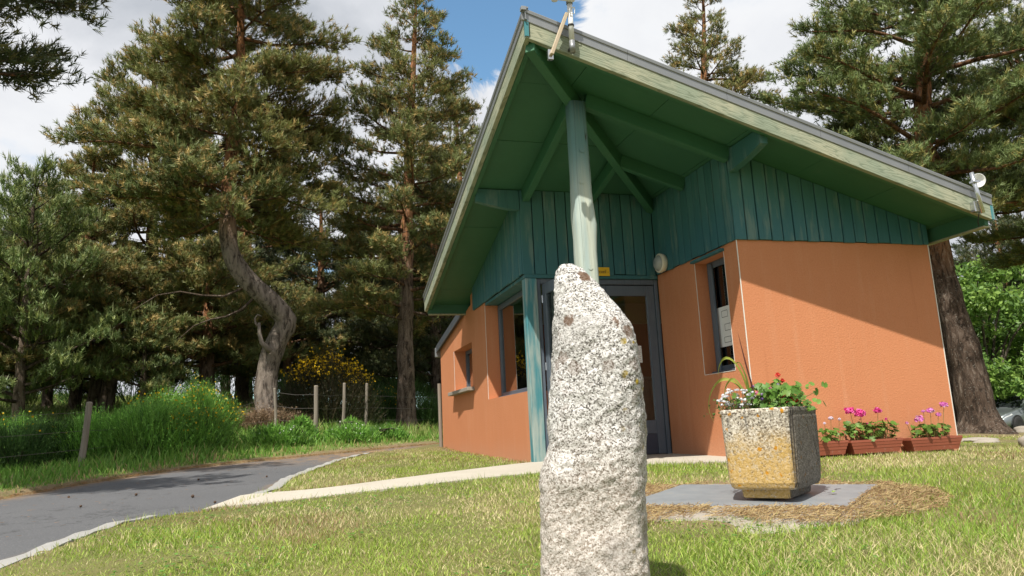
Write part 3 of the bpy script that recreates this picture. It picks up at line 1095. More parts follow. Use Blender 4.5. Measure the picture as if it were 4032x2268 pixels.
# the front post: a weathered, waisted squared log
prof = [(-.10, .205, .0), (.4, .21, .0), (.9, .205, -.004), (1.3, .208, .0), (1.62, .205, .0), (1.80, .205, .002), (2.02, .205, .0), (2.16, .21, .006), (2.28, .222, .008), (2.36, .218, .002), (2.5, .200, .0), (2.62, .192, -.003), (2.8, .188, .0), (3.05, .185, -.002), (3.3, .182, .0), (3.54, .184, .0)]
v, f = [], []
NP = 20
for i, (z, wd, dx) in enumerate(prof):
    for k in range(NP):
        a = 2 * math.pi * k / NP
        ca, sa = math.cos(a), math.sin(a)
        e = 1 / (abs(ca) ** 8 + abs(sa) ** 8) ** .125
        wob = 1 + .012 * math.sin(3 * a + i * 1.3)
        v.append((.052 + dx + ca * e * wd * .46 * wob, -.045 + sa * e * wd * .46 * wob, z))
    if i:
        for k in range(NP):
            k2 = (k + 1) % NP
            f.append(((i - 1) * NP + k, (i - 1) * NP + k2, i * NP + k2, i * NP + k))
f.append(tuple(range(NP - 1, -1, -1)))
f.append(tuple(range((len(prof) - 1) * NP, len(prof) * NP)))
MB().add(v, f).build('post', M['post'], bld, smooth=True)
for kz, ky in ((1.85, .0), (2.28, .03), (2.70, -.03), (3.02, .0)):
    MB().lathe([(.024, 0), (.022, .006), (.012, .009), (.010, .006)], 12, (.055 + ky, -.145 + .006 * (kz > 2.4), kz), 'y').xf(Matrix.Identity(4)).build('knot', M['post'], bld)

# roof ------------------------------------------------------------------
roof = MB()
TH0, TH1 = .014, .15
# two solid slopes meeting on the hip line
hx_end = min(RX - .0485, hipx(RY - .0485))
hy_end = hipy(RX)
IN = .0485
Lp = [(EX + IN, EY + IN * 1.15), (hx_end, RY - IN), (EX + IN, RY - IN)]
Rp = [(EX + IN, EY + IN), (RX - IN, EY + IN), (RX - IN, RY - IN), (hx_end, RY - IN)]


def slope_solid(mbx, poly, zf, z0, z1):
    n = len(poly)
    vv = [(x, y, zf(x, y) + z0) for x, y in poly] + [(x, y, zf(x, y) + z1) for x, y in poly]
    ff = [tuple(range(n)), tuple(range(2 * n - 1, n - 1, -1))] + [(i, (i + 1) % n, n + (i + 1) % n, n + i) for i in range(n)]
    mbx.add(vv, ff)


zl = lambda x, y: EZ - KA * (y - EY)
zr = lambda x, y: EZ - KB * (x - EX)
slope_solid(roof, Lp, zl, TH0, TH1)
slope_solid(roof, Rp, zr, TH0, TH1)
roof_o = roof.build('roof', M['wingroof'], bld)
# plywood soffit panels with open joints
ys = [EY + .05, -.05, .85, 1.75, 2.65, 3.55, 4.45, RY - .05]
for y0, y1 in zip(ys[:-1], ys[1:]):
    g = .003
    y0g, y1g = y0 + g, y1 - g
    pol = [(EX + .05, y0g), (max(hipx(y0g), EX + .051), y0g), (hipx(y1g), y1g), (EX + .05, y1g)]
    b_ = MB()
    slope_solid(b_, pol, zl, -.001 + rb.uniform(0, .003), .012)
    b_.build('soffit_panel', M['green'], roof_o)
xs = [EX + .05, .0, .835, 1.68, 2.522, 3.365, 4.20, RX - .05]
for x0, x1 in zip(xs[:-1], xs[1:]):
    g = .003
    x0g, x1g = x0 + g, x1 - g
    pol = [(x0g, EY + .05), (x1g, EY + .05), (x1g, min(hipy(x1g), RY)), (x0g, min(max(hipy(x0g), EY + .051), RY))]
    b_ = MB()
    slope_solid(b_, pol, zr, -.001 + rb.uniform(0, .003), .012)
    b_.build('soffit_panel', M['green'], roof_o)
# fascias (worn wood): rakes and eaves
FB, FT = -.085, .085


def sloped_board(p0, p1, d, z0a, z1a, name, m, parent, bev=.003):
    """board between two plan points p=(x,y,z soffit); d = thickness vector"""
    a, b = Vector(p0), Vector(p1)
    poly = [a + Vector((0, 0, z0a)), b + Vector((0, 0, z0a)), b + Vector((0, 0, z1a)), a + Vector((0, 0, z1a))]
    return MB().prism(poly, d).build(name, m, parent, bevel=bev)


fr = sloped_board((EX + .035, EY, zr(EX, EY) - .01), (RX, EY, zr(RX, EY)), (0, .048, 0), FB, FT, 'fascia_board', M['fascia'], roof_o)
fl = sloped_board((EX, EY, zl(EX, EY)), (EX, RY, zl(EX, RY)), (.048, 0, 0), FB, FT, 'fascia_board', M['fascia'], roof_o)
# end-grain block at the peak
MB().box(EX - .004, EX + .034, EY - .006, EY + .02, EZ + FB + .012, EZ + FT).build('fascia_end', M['jamb'], roof_o, bevel=.002)
MB().box(RX - .002, RX + .036, EY - .004, EY + .045, zr(RX, 0) + FB + .002, zr(RX, 0) + FT - .004).build('fascia_end', M['jamb'], roof_o, bevel=.002)
# inner green face of the rake boards hangs a little below
sloped_board((EX + .1, EY + .052, zr(EX + .1, EY)), (RX - .05, EY + .052, zr(RX - .05, EY)), (0, .05, 0), -.078, .0, 'rake_batten', M['green'], roof_o)
sloped_board((EX + .052, EY + .1, zl(EX, EY + .1)), (EX + .052, RY - .05, zl(EX, RY - .05)), (.05, 0, 0), -.078, .0, 'rake_batten', M['green'], roof_o)
# eave boards
sloped_board((EX + .05, RY - .048, zl(0, RY)), (hx_end, RY - .048, zl(0, RY)), (0, .048, 0), -.125, .05, 'eave_board', M['green'], roof_o)
sloped_board((RX - .048, EY + .05, zr(RX, 0)), (RX - .048, 4.9, zr(RX, 0)), (.048, 0, 0), -.135, .05, 'eave_board', M['green'], roof_o)
MB().box(RX - .06, RX + .02, EY + .06, 4.9, zr(RX, 0) - .150, zr(RX, 0) - .136).build('drip_strip', M['fascia'], roof_o)
MB().box(EX + .06, hx_end, RY - .06, RY + .02, zl(0, RY) - .140, zl(0, RY) - .126).build('drip_strip', M['fascia'], roof_o)


# zinc edge trim: an L with a rolled lip, each run its own piece
def trim(points, outv, name='edge_trim'):
    (a, b) = [Vector(p) for p in points]
    o_ = Vector(outv)
    prof_ = [(-.012, .070), (.006, .072), (.009, .078), (.004, .084), (.006, .150), (.016, .155), (.020, .182), (.014, .190), (-.03, .192), (-.03, .180), (-.002, .176), (-.003, .086)]
    vv = [p + o_ * q + Vector((0, 0, z)) for p in (a, b) for q, z in prof_]
    n = len(prof_)
    ff = [(i, (i + 1) % n, n + (i + 1) % n, n + i) for i in range(n)] + [tuple(range(n)), tuple(range(2 * n - 1, n - 1, -1))]
    return MB().add(vv, ff).build(name, M['zinc'], roof_o)


segs = 5
for i in range(segs):
    xa = EX - .03 + (RX + .06 - EX) * i / segs
    xb = EX - .03 + (RX + .06 - EX) * (i + 1) / segs - .003
    trim([(xa, EY, zr(xa, 0)), (xb, EY, zr(xb, 0))], (0, -1, 0))
    ya = EY - .03 + (RY + .06 - EY) * i / segs
    yb = EY - .03 + (RY + .06 - EY) * (i + 1) / segs - .003
    trim([(EX, ya, zl(0, ya)), (EX, yb, zl(0, yb))], (-1, 0, 0))
trim([(RX, EY, zr(RX, 0)), (RX, 5.0, zr(RX, 0))], (1, 0, 0))
trim([(EX, RY, zl(0, RY)), (hx_end, RY, zl(0, RY))], (0, 1, 0))
MB().box(EX - .038, EX + .01, EY - .042, EY + .01, EZ + .16, EZ + .198).build('trim_corner', M['zinc'], roof_o, bevel=.003)

# rafters and outriggers under the roof
BW = .085


def rafter(p0, p1, depth=.19, w=BW, name='beam', drop=.0):
    a = Vector((p0[0], p0[1], sof(p0[0], p0[1]) - depth / 2 - .003 - drop))
    b = Vector((p1[0], p1[1], sof(p1[0], p1[1]) - depth / 2 - .003 - drop))
    return MB().beam(a, b, w, depth).build(name, M['green'], bld, bevel=.004)


rafter((EX + .06, EY + .066), (1.735, 1.77), .17, .09)                      # hip beam, corner to inner corner
rafter((.05, .05), (.05, 1.752), .16)                                       # post to door wall
rafter((.15, -.045), (1.718, -.045), .15)                                   # post to the side wall corner
rafter((.90, .95), (.90, 1.752), .15, .07)                                  # jack rafters off the hip
rafter((.93, .90), (1.718, .90), .15, .07)


def outrigger(p0, p1):
    """bracket with an upswept underside from the wall (p0) to the rake (p1)"""
    a, b = Vector(p0), Vector(p1)
    L = (b - a).length
    ax = (b - a).normalized()
    sd = ax.cross(Vector((0, 0, 1)))
    vv, ff = [], []
    NS = 8
    for i in range(NS + 1):
        s = i / NS
        p = a + ax * L * s
        zt = sof(p.x, p.y) - .003
        zb_ = zt - (.24 - .09 * (s ** 1.6))
        for q, z in ((-.5, zb_), (.5, zb_), (.5, zt), (-.5, zt)):
            pp = p + sd * q * .085
            vv.append((pp.x, pp.y, z))
        if i:
            k = (i - 1) * 4
            for j in range(4):
                ff.append((k + j, k + (j + 1) % 4, k + 4 + (j + 1) % 4, k + 4 + j))
    ff.append((3, 2, 1, 0))
    k = NS * 4
    ff.append((k, k + 1, k + 2, k + 3))
    return MB().add(vv, ff).build('bracket', M['clad'], bld)


outrigger((1.76, -.03, 0), (1.76, EY + .102, 0))
outrigger((-.03, 1.80, 0), (EX + .102, 1.80, 0))

# lower rear wing roof (kept clear of the main eave)
mb = MB()
slopew = lambda y: 2.33 - (y - 4.66) * (.40 / 2.64)
mb = MB()
mb.prism([(-.045, 5.14, slopew(5.14) + .004), (-.045, 7.40, slopew(7.40) + .004), (-.045, 7.40, slopew(7.40) + .085), (-.045, 5.14, slopew(5.14) + .085)], (4.3, 0, 0))
wr = mb.build('wing_roof', M['wingroof'], bld)
MB().prism([(-.062, 5.14, slopew(5.14) - .03), (-.062, 7.43, slopew(7.43) - .03), (-.062, 7.43, slopew(7.43) + .098), (-.062, 5.14, slopew(5.14) + .098)], (.015, 0, 0)).build('edge_trim', M['wingroof'], wr)
MB().box(-.075, .05, 7.41, 7.50, 1.80, 1.98).build('gutter_end', M['zinc'], wr, bevel=.01)
MB().tube([(-.03, 7.36, 1.30), (-.03, 7.36, -.05)], .035, 10).build('downpipe', M['oldwood'], bld)

# windows ----------------------------------------------------------------
win = MB().box(.19, .24, 1.91, 1.96, .86, 2.15).build('window', M['blue'], bld)
fx0, fx1 = .185, .245
MB().box(fx0, fx1, 3.68, 3.755, .825, 2.15).build('window_frame', M['blue'], win, bevel=.004)
MB().box(fx0, fx1, 1.962, 3.679, .825, .90).build('window_frame', M['blue'], win, bevel=.004)
MB().box(fx0, fx1, 1.962, 3.679, 2.08, 2.15).build('window_frame', M['blue'], win, bevel=.004)
MB().box(.212, .218, 1.962, 3.679, .901, 2.079).build('pane', M['glass'], win)
MB().box(.14, .184, 1.91, 3.755, .822, .85).build('window_sill', M['blue'], win, bevel=.004)
win2 = MB().box(.20, .26, 4.70, 4.76, 1.065, 1.745).build('window', M['blue'], bld)
MB().box(.20, .26, 5.99, 6.05, 1.065, 1.745).build('window_frame', M['blue'], win2)
MB().box(.20, .26, 4.762, 5.988, 1.065, 1.12).build('window_frame', M['blue'], win2)
MB().box(.20, .26, 4.762, 5.988, 1.69, 1.745).build('window_frame', M['blue'], win2)
MB().box(.20, .26, 5.34, 5.40, 1.122, 1.688).build('window_frame', M['blue'], win2)
MB().box(.227, .233, 4.762, 5.988, 1.122, 1.688).build('pane', M['glass'], win2)
MB().box(-.11, .195, 4.60, 6.16, 1.0, 1.058).build('window_sill', M['rock'], win2, bevel=.006)
win3 = MB().box(1.90, 1.955, .80, .868, .885, 2.14).build('window', M['blue'], bld, bevel=.004)
MB().box(1.90, 1.955, .257, .32, .885, 2.14).build('window_frame', M['blue'], win3, bevel=.004)
MB().box(1.90, 1.955, .322, .798, .885, .965).build('window_frame', M['blue'], win3, bevel=.004)
MB().box(1.90, 1.955, .322, .798, 2.07, 2.14).build('window_frame', M['blue'], win3, bevel=.004)
MB().box(1.875, 1.899, .74, .80, .91, 2.11).build('window_frame', M['blue'], win3, bevel=.003)
MB().box(1.925, 1.931, .322, .798, .967, 2.068).build('pane', M['glass'], win3)
MB().box(1.84, 1.898, .257, .868, .884, .91).build('window_sill', M['blue'], win3, bevel=.003)


# entrance door -----------------------------------------------------------
dfr = MB().box(1.70, 1.748, 1.80, 1.88, .0, 2.149).build('door_frame', M['blue'], bld, bevel=.004)
MB().box(.152, .20, 1.80, 1.88, .0, 2.149).build('jamb', M['blue'], dfr, bevel=.004)
MB().box(.202, 1.698, 1.80, 1.88, 2.085, 2.149).build('head', M['blue'], dfr, bevel=.004)
MB().box(.152, 1.748, 1.79, 1.90, -.03, .012).build('threshold', M['zinc'], dfr, bevel=.004)


def leaf(wd, x_out, label=None):
    """door leaf in local coords: hinge at x=0, width along +x, thickness y"""
    p = MB().box(.0, .105, -.022, .022, .02, 2.075).build('door', M['blue'], bld, bevel=.004)
    MB().box(wd - .105, wd, -.022, .022, .02, 2.075).build('stile', M['blue'], p, bevel=.004)
    MB().box(.107, wd - .107, -.022, .022, 1.945, 2.075).build('rail', M['blue'], p, bevel=.004)
    MB().box(.107, wd - .107, -.022, .022, .26, .42).build('rail', M['blue'], p, bevel=.004)
    MB().box(.107, wd - .107, -.016, .016, .02, .258).build('kick_panel', M['door_dark'], p, bevel=.003)
    MB().box(.107, wd - .107, -.004, .004, .422, 1.943).build('pane', M['glass'], p)
    MB().lathe([(.012, 0), (.012, .03), (.026, .035), (.026, .06), (.012, .066)], 12, (wd - .05, .022, 1.05), 'y').build('handle', M['steel'], p, smooth=True)
    return p


d1_ = leaf(.755, 1)
d1_.location = (1.695, 1.84, 0)
d1_.rotation_euler = (0, 0, math.pi)
d2_ = leaf(.735, -1)
d2_.location = (.235, 1.80, 0)
d2_.rotation_euler = (0, 0, R(-85))
for hzz in (.35, 1.05, 1.85):
    MB().lathe([(.011, 0), (.011, .09)], 10, (.212, 1.787, hzz)).build('hinge', M['steel'], bld)

# interior -----------------------------------------------------------------
MB().box(.30, 3.985, 1.91, 4.41, -.06, -.004).build('interior_floor', M['floor'], bld)
MB().box(2.06, 3.985, .21, 1.905, -.06, -.006).build('interior_floor', M['floor'], bld)
ib = MB().box(.305, 3.98, 4.43, 4.50, -.05, 1.99).build('interior_wall', M['redwall'], bld)
MB().box(.305, 3.98, 4.415, 4.428, 1.97, 2.50).build('interior_wall', M['cream'], bld)
MB().box(3.90, 3.98, .22, 4.41, .0, 2.35).build('interior_wall', M['cream'], bld)
MB().prism([(.31, 1.96, 2.62), (.31, 4.40, 2.30), (.31, 4.40, 2.32), (.31, 1.96, 2.64)], (3.55, 0, 0)).build('interior_ceiling', M['lime'], bld)
cnt = thing('reception_counter', 'dark wooden reception counter standing inside behind the glass door', 'counter', (1.9, 3.2, -.004))
MB().box(-.9, .9, -.3, .3, 0, .98).build('counter_body', M['oldwood'], cnt, bevel=.01)
MB().box(-.95, .95, -.34, .34, .982, 1.02).build('counter_top', M['floor'], cnt, bevel=.006)
nb = thing('notice_frame', 'dark framed white printed notice on red wall inside the corner window', 'notice', (.70, 4.42, 1.81))
MB().box(-.12, .12, -.014, .0, -.19, .19).build('frame', M['dark'], nb)
MB().box(-.095, .095, -.018, -.015, -.165, .165).build('sheet', M['paper'], nb)
bd = thing('display_panel', 'pale display panel with painted dark tree picture below framed notice inside', 'display panel', (.69, 4.42, 1.22))
MB().box(-.16, .16, -.02, .0, -.32, .26).build('panel', M['cream'], bd)
MB().box(-.10, .13, -.026, -.021, -.24, .16).build('reflection', M['backing'], bd)  # dark sheet stands for trees mirrored in the window glass
ext = thing('fire_extinguisher', 'red fire extinguisher hanging on red wall inside the corner window', 'fire extinguisher', (.46, 4.33, 1.27))
MB().lathe([(.0, 0), (.045, .004), (.05, .03), (.05, .28), (.03, .33), (.016, .345), (.016, .37)], 14).build('cylinder', M['red'], ext, smooth=True)
MB().box(-.02, .03, -.05, .02, .371, .40).build('valve', M['dark'], ext)
MB().tube([(.02, -.03, .38), (.06, -.04, .33), (.058, -.045, .12)], .008, 6).build('hose', M['dark'], ext)
MB().box(-.04, .04, -.0525, -.049, .10, .21).build('label_plate', M['white'], ext)
bk = thing('red_basket', 'red round basket with tall arched handle on inner window ledge', 'basket', (.48, 3.42, .905))
MB().lathe([(.06, 0), (.09, .06), (.10, .12), (.095, .12), (.08, .05), (.05, .012)], 16).build('bowl', M['red'], bk, smooth=True)
MB().tube([(-.09, 0, .11), (-.085, 0, .22), (-.05, 0, .31), (0, 0, .34), (.05, 0, .31), (.085, 0, .22), (.09, 0, .11)], .009, 6).build('handle', M['red'], bk, smooth=True)
ld = thing('window_ledge', 'wooden ledge along the inside of the corner window', 'ledge', (.48, 2.9, .86))
MB().box(-.175, .2, -.9, .8, 0, .044).build('ledge_board', M['floor'], ld, bevel=.004)
MB().box(-.1, -.06, -.8, -.76, -.865, -.001).build('leg', M['floor'], ld)
MB().box(-.1, -.06, .6, .64, -.865, -.001).build('leg', M['floor'], ld)

# fixed to the building -----------------------------------------------------
lp = thing('wall_lamp', 'round bulkhead wall lamp with cream ring beside the entrance door', 'wall lamp', (1.719, 1.53, 2.30))
MB().lathe([(.0, .0), (.10, .0), (.115, -.03), (.12, -.06), (.118, -.072), (.098, -.080), (.096, -.06)], 28, (0, 0, 0), 'x').build('ring', M['lampring'], lp, smooth=True)
MB().lathe([(.096, -.062), (.092, -.085), (.075, -.108), (.045, -.122), (.0, -.126)], 28, (0, 0, 0), 'x').build('diffuser', M['lampglass'], lp, smooth=True)
sg = thing('entrance_sign', 'small yellow sign reading Accueil in black above the entrance door', 'sign', (.967, 1.752, 2.234))
MB().box(-.12, .12, -.004, .0, -.054, .054).build('plate', M['yellow'], sg, bevel=.001)
tcu = bpy.data.curves.new('lettering', 'FONT')
tcu.body = '- Accueil -'
tcu.align_x = 'CENTER'
tcu.align_y = 'CENTER'
tcu.size = .105
tcu.extrude = .0006
tcu.shear = .08
tmp = bpy.data.objects.new('lettering_curve', tcu)
C.objects.link(tmp)
bpy.context.view_layer.update()
tme = bpy.data.meshes.new_from_object(tmp.evaluated_get(bpy.context.evaluated_depsgraph_get()))
bpy.data.objects.remove(tmp)
tme.materials.clear()
tme.materials.append(M['black'])
xs_ = [v_.co.x for v_ in tme.vertices]
ks = .205 / (max(xs_) - min(xs_))
for v_ in tme.vertices:
    v_.co.x *= ks
    v_.co.y *= ks * 1.25
to = bpy.data.objects.new('lettering', tme)
to.rotation_euler = (math.pi / 2, 0, 0)
to.location = (0, -.0052, -.002)
C.objects.link(to)
to.parent = sg
pp = thing('door_notice', 'white paper notice with boxed heading taped inside the closed door pane', 'notice', (1.385, 1.826, 1.22))
MB().box(-.085, .085, .0, .001, -.105, .105).build('sheet', M['paper'], pp)
for z0, z1, x0, x1 in ((.045, .048, -.06, .06), (.012, .015, -.06, .06)):
    MB().box(x0, x1, -.0012, -.0002, z0, z1).build('printed_line', M['text'], pp)
for x0 in (-.06, .0575):
    MB().box(x0, x0 + .0025, -.0012, -.0002, .0155, .0445).build('printed_line', M['text'], pp)
pw = thing('window_plan', 'white floor plan sheet fixed to the narrow side window', 'notice', (1.9232, .55, 1.39))
MB().box(.0, .001, -.18, .24, -.22, .22).build('sheet', M['white'], pw)
for (y0, y1, z0, z1) in ((.02, .14, .10, .105), (.02, .14, .17, .175), (-.05, .10, .02, .025), (-.05, .10, -.05, -.045), (.0, .13, -.12, -.115), (.0, .13, -.18, -.175)):
    MB().box(-.0015, -.0003, y0, y1, z0, z1).build('plan_line', M['text'], pw)
for (y0, z0, z1) in ((.02, .106, .169), (.137, .106, .169), (-.05, -.044, .019), (.097, -.044, .019), (.0, -.174, -.121), (.127, -.174, -.121)):
    MB().box(-.0015, -.0003, y0, y0 + .004, z0, z1).build('plan_line', M['text'], pw)

# weather sensor mast on the roof peak
FZ = zr(-.26, 0)
ms = thing('weather_mast', 'white weather sensor mast with slanted strut bolted at the roof peak', 'sensor mast', (-.25, EY - .085, FZ - .10))
ms.scale = (1, 1, .74)
MB().tube([(0, 0, -.02), (0, 0, .13)], .026, 14).build('foot_sleeve', M['zinc'], ms, smooth=True)
MB().tube([(0, 0, .132), (0, 0, .62)], .024, 14).build('pole', M['white'], ms, smooth=True)
MB().tube([(0, 0, .32), (0, 0, .345)], .029, 14).build('collar', M['dark'], ms, smooth=True)
MB().tube([(0, 0, .62), (0, 0, .98)], .030, 14).build('upper_sleeve', M['zinc'], ms, smooth=True)
MB().beam((-.19, .03, -.05), (-.035, .0, .49), .032, .045, (0, 1, 0)).build('strut', M['rust'], ms, bevel=.003)
MB().box(-.215, -.165, .045, .083, -.10, .03).build('strut_plate', M['steel'], ms, bevel=.003)
MB().box(-.15, .03, -.07, -.032, .62, .86).build('sensor_box', M['white'], ms, bevel=.006)
MB().lathe([(.028, 0), (.032, .015), (.028, .03), (.032, .045), (.028, .06), (.032, .075), (.028, .09), (.032, .105), (.028, .12), (.032, .14), (.01, .16)], 14, (-.16, -.05, .60)).build('radiation_shield', M['white'], ms, smooth=True)
MB().tube([(.0, -.03, .56), (.035, -.03, .54), (.03, -.032, .47), (-.02, -.034, .47), (-.01, -.034, .55), (.04, -.03, .56)], .004, 6).build('cable_coil', M['white'], ms, smooth=True)
MB().box(-.012, .012, .025, .083, .05, .075).build('clamp', M['dark'], ms)
# dish antenna at the low right corner
DZ = zr(4.11, 0)
da = thing('dish_antenna', 'small white dish antenna on a steel pole at the low roof corner', 'antenna', (4.105, EY - .075, DZ - .08))
MB().tube([(.03, 0, -.03), (-.035, .0, .40)], .021, 14).build('pole', M['steel'], da, smooth=True)
MB().box(-.045, .035, .018, .07, -.01, .10).build('bracket', M['steel'], da, bevel=.003)
MB().lathe([(.0, .05), (.03, .045), (.055, .03), (.07, .008), (.073, .0), (.069, .0), (.05, .02), (.0, .035)], 22, (.0, .0, .0), 'y').xf(Matrix.Translation((.075, .03, .33)) @ Matrix.Rotation(R(-25), 4, 'Z') @ Matrix.Rotation(R(12), 4, 'X')).build('reflector', M['white'], da, smooth=True)
MB().box(-.05, .035, -.028, .03, .29, .31).build('clamp', M['steel'], da)
MB().beam((-.02, .02, .32), (.07, .05, .33), .022, .022).build('arm', M['steel'], da)
MB().tube([(.02, .03, .0), (.03, .075, -.10), (.06, .10, -.14)], .005, 6).build('cable', M['dark'], da, smooth=True)

# ------------------------------------------------------------------ standing stone
sprof = [(.943, -.052, -.030), (.935, -.065, -.014), (.92, -.071, .007), (.88, -.084, .047), (.84, -.09, .078), (.80, -.094, .11), (.76, -.098, .141), (.713, -.102, .167), (.659, -.108, .178), (.599, -.114, .181), (.539, -.119, .187), (.472, -.126, .187), (.398, -.134, .186), (.326, -.141, .176), (.29, -.15, .17), (.254, -.161, .166), (.218, -.167, .167), (.147, -.173, .171), (.077, -.178, .17), (.008, -.184, .162), (-.095, -.191, .157), (-.30, -.20, .155)]
pz = np.array([p[0] for p in sprof])
plx = np.array([p[1] for p in sprof])
prx = np.array([p[2] for p in sprof])
NZ, NA = 190, 120
zz = np.linspace(pz[-1], pz[0] - .004, NZ)
l_ = np.interp(zz, pz[::-1], plx[::-1])
r_ = np.interp(zz, pz[::-1], prx[::-1])
rs = np.random.RandomState(2)
from mathutils import noise as mn
SV = np.zeros((NZ, NA, 3))
for i in range(NZ):
    cx, hw = (l_[i] + r_[i]) / 2, (r_[i] - l_[i]) / 2
    tz = (zz[i] - pz[-1]) / (pz[0] - pz[-1])
    hd = min(.15, .025 + .9 * hw) * (1.0 - .25 * tz)
    for k in range(NA):
        a = 2 * math.pi * k / NA
        ca, sa = math.cos(a), math.sin(a)
        e = 1 / (abs(ca) ** 3.2 + abs(sa) ** 3.2) ** (1 / 3.2)
        p = Vector((cx + ca * e * hw, sa * e * hd + .02 * tz, zz[i]))
        q = p * 5.0
        d = .015 * mn.fractal(q, 1.0, 2.0, 3) + .006 * abs(mn.noise(p * 13)) + .0035 * mn.noise(p * 34) + .0040 * mn.noise(p * 80) - .004 + .014 * (mn.voronoi(Vector((p.x * 6.5, p.y * 6.5, p.z * 4.2)))[0][0] - .35)
        if tz > .985:
            d *= .5
        p += Vector((ca * e, sa * e, 0)).normalized() * d
        p.z += .006 * mn.noise(q * 3 + Vector((7, 1, 2)))
        SV[i, k] = p
ids = np.arange(NZ * NA).reshape(NZ, NA)
nxt = np.roll(ids, -1, axis=1)
SQ = np.stack([ids[:-1].ravel(), nxt[:-1].ravel(), nxt[1:].ravel(), ids[1:].ravel()], 1)
topc = SV[-1].mean(0) + np.array([0, 0, .006])
VV = np.vstack([SV.reshape(-1, 3), topc])
TR = np.vstack([SQ[:, [0, 1, 2]], SQ[:, [0, 2, 3]], np.stack([ids[-1], nxt[-1], np.full(NA, NZ * NA)], 1)])
st = fast_mesh('standing_stone', VV, TR, M['granite'], smooth=True)
st.location = (-1.665, -4.19, 0)
st.rotation_euler = (0, 0, -.387)
tag(st, 'tall pointed grey-white granite standing stone on the lawn before the entrance', 'standing stone')

# ------------------------------------------------------------------ cover plate and planter
PA1, PA2 = R(-38), R(40)
pe1 = Vector((math.cos(PA1), math.sin(PA1), 0))
pe2 = Vector((math.cos(PA2), math.sin(PA2), 0))
pfr = Vector((.172, -3.126, 0))
corners = [pfr, pfr + pe2 * .98, pfr + pe2 * .98 - pe1 * 1.22, pfr - pe1 * 1.22]
zpl = [h1(c.x, c.y) + .035 for c in corners]
zmean = sum(zpl) / 4
# raised gravelly concrete surround under the plate
ctr = sum(corners, Vector()) / 4
mb = MB()
nrg = 44
ringv, ringf = [], []
for j, (rr, dzr) in enumerate(((0.0, .022), (.55, .022), (.78, .018), (.95, .0), (1.02, -.06))):
    for k in range(nrg):
        a = 2 * math.pi * k / nrg
        wob = 1 + .07 * math.sin(3 * a + 1) + .05 * math.sin(5 * a) + .03 * math.sin(11 * a)
        x = ctr.x + math.cos(a) * rr * wob * 1.02
        y = ctr.y + math.sin(a) * rr * wob * .98
        ringv.append((x, y, h1(x, y) + dzr + (.008 * math.sin(7 * a + j) if rr else 0)))
    if j:
        for k in range(nrg):
            k2 = (k + 1) % nrg
            ringf.append(((j - 1) * nrg + k, (j - 1) * nrg + k2, j * nrg + k2, j * nrg + k))
sur = MB().add(ringv, ringf).build('concrete_surround', M['rock'], smooth=True)
tag(sur, 'rough concrete surround with gravel under the steel cover plate', 'surround')
mb = MB()
bot = [(c.x, c.y, z) for c, z in zip(corners, zpl)]
mb.hexa([(x, y, z - .012) for x, y, z in bot], bot)
pl = mb.build('cover_plate', M['plate'], bevel=.002)
tag(pl, 'flat grey ribbed steel cover plate lying under the concrete planter', 'cover plate')

ang = R(-52)
F_rim = Vector((.02, -2.96, 0))
q1 = Vector((math.cos(ang), math.sin(ang), 0))
q2 = Vector((-q1.y, q1.x, 0))
pc = F_rim - q1 * .215 + q2 * .29
zb0 = zmean + .004
H_ = .436 - zb0
plt = thing('planter', 'square ribbed concrete planter with yellow lichen standing on the steel plate', 'planter', (pc.x, pc.y, zb0), ang)
hxw, hyw = .215, .29


def plan(sc, n=104):
    pts = []
    for k in range(n):
        a = 2 * math.pi * (k + .5) / n
        ca, sa = math.cos(a), math.sin(a)
        e = 1 / (abs(ca) ** 9 + abs(sa) ** 9) ** (1 / 9)
        pts.append((ca * e * hxw * sc, sa * e * hyw * sc, ca * e, sa * e))
    return pts


rings = [(.050, .80), (.053, .86), (.064, .905), (.088, .935), (.16, .945), (.25, .955), (.35, .967), (H_ - .055, .978), (H_ - .045, .985), (H_ - .02, 1.0), (H_ - .005, .99), (H_, .965), (H_ - .002, .86), (H_ - .03, .84), (H_ - .045, .83)]
v, f = [], []
NPL = 104
for j, (z, sc) in enumerate(rings):
    for k, (x, y, ex, ey) in enumerate(plan(sc)):
        rib = 0.0
        if .1 < z < H_ - .05 and sc > .82 and j < 8 and abs(ex) > .98 and abs(ey) < .9:
            rib = (.0045 if k % 2 else -.0045)
        v.append((x + math.copysign(rib, x), y, z))
    if j:
        for k in range(NPL):
            k2 = (k + 1) % NPL
            f.append(((j - 1) * NPL + k, (j - 1) * NPL + k2, j * NPL + k2, j * NPL + k))
f.append(tuple(range(NPL - 1, -1, -1)))
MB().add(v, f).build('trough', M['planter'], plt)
for sx in (-1, 1):
    mb = MB()
    mb.hexa([(sx * .10 - .035, -.20, 0), (sx * .10 + .035, -.20, 0), (sx * .10 + .035, .20, 0), (sx * .10 - .035, .20, 0)], [(sx * .10 - .04, -.21, .054), (sx * .10 + .04, -.21, .054), (sx * .10 + .04, .21, .054), (sx * .10 - .04, .21, .054)])
    mb.build('foot', M['planter'], plt, bevel=.006)
MB().box(-.128, .128, -.205, -.15, .0, .052).build('foot', M['planter'], plt, bevel=.006)
MB().add([(x, y, H_ - .05) for x, y, _, _ in plan(.845)], [tuple(range(NPL))]).build('soil', M['soil'], plt)
TOPZ = zb0 + H_

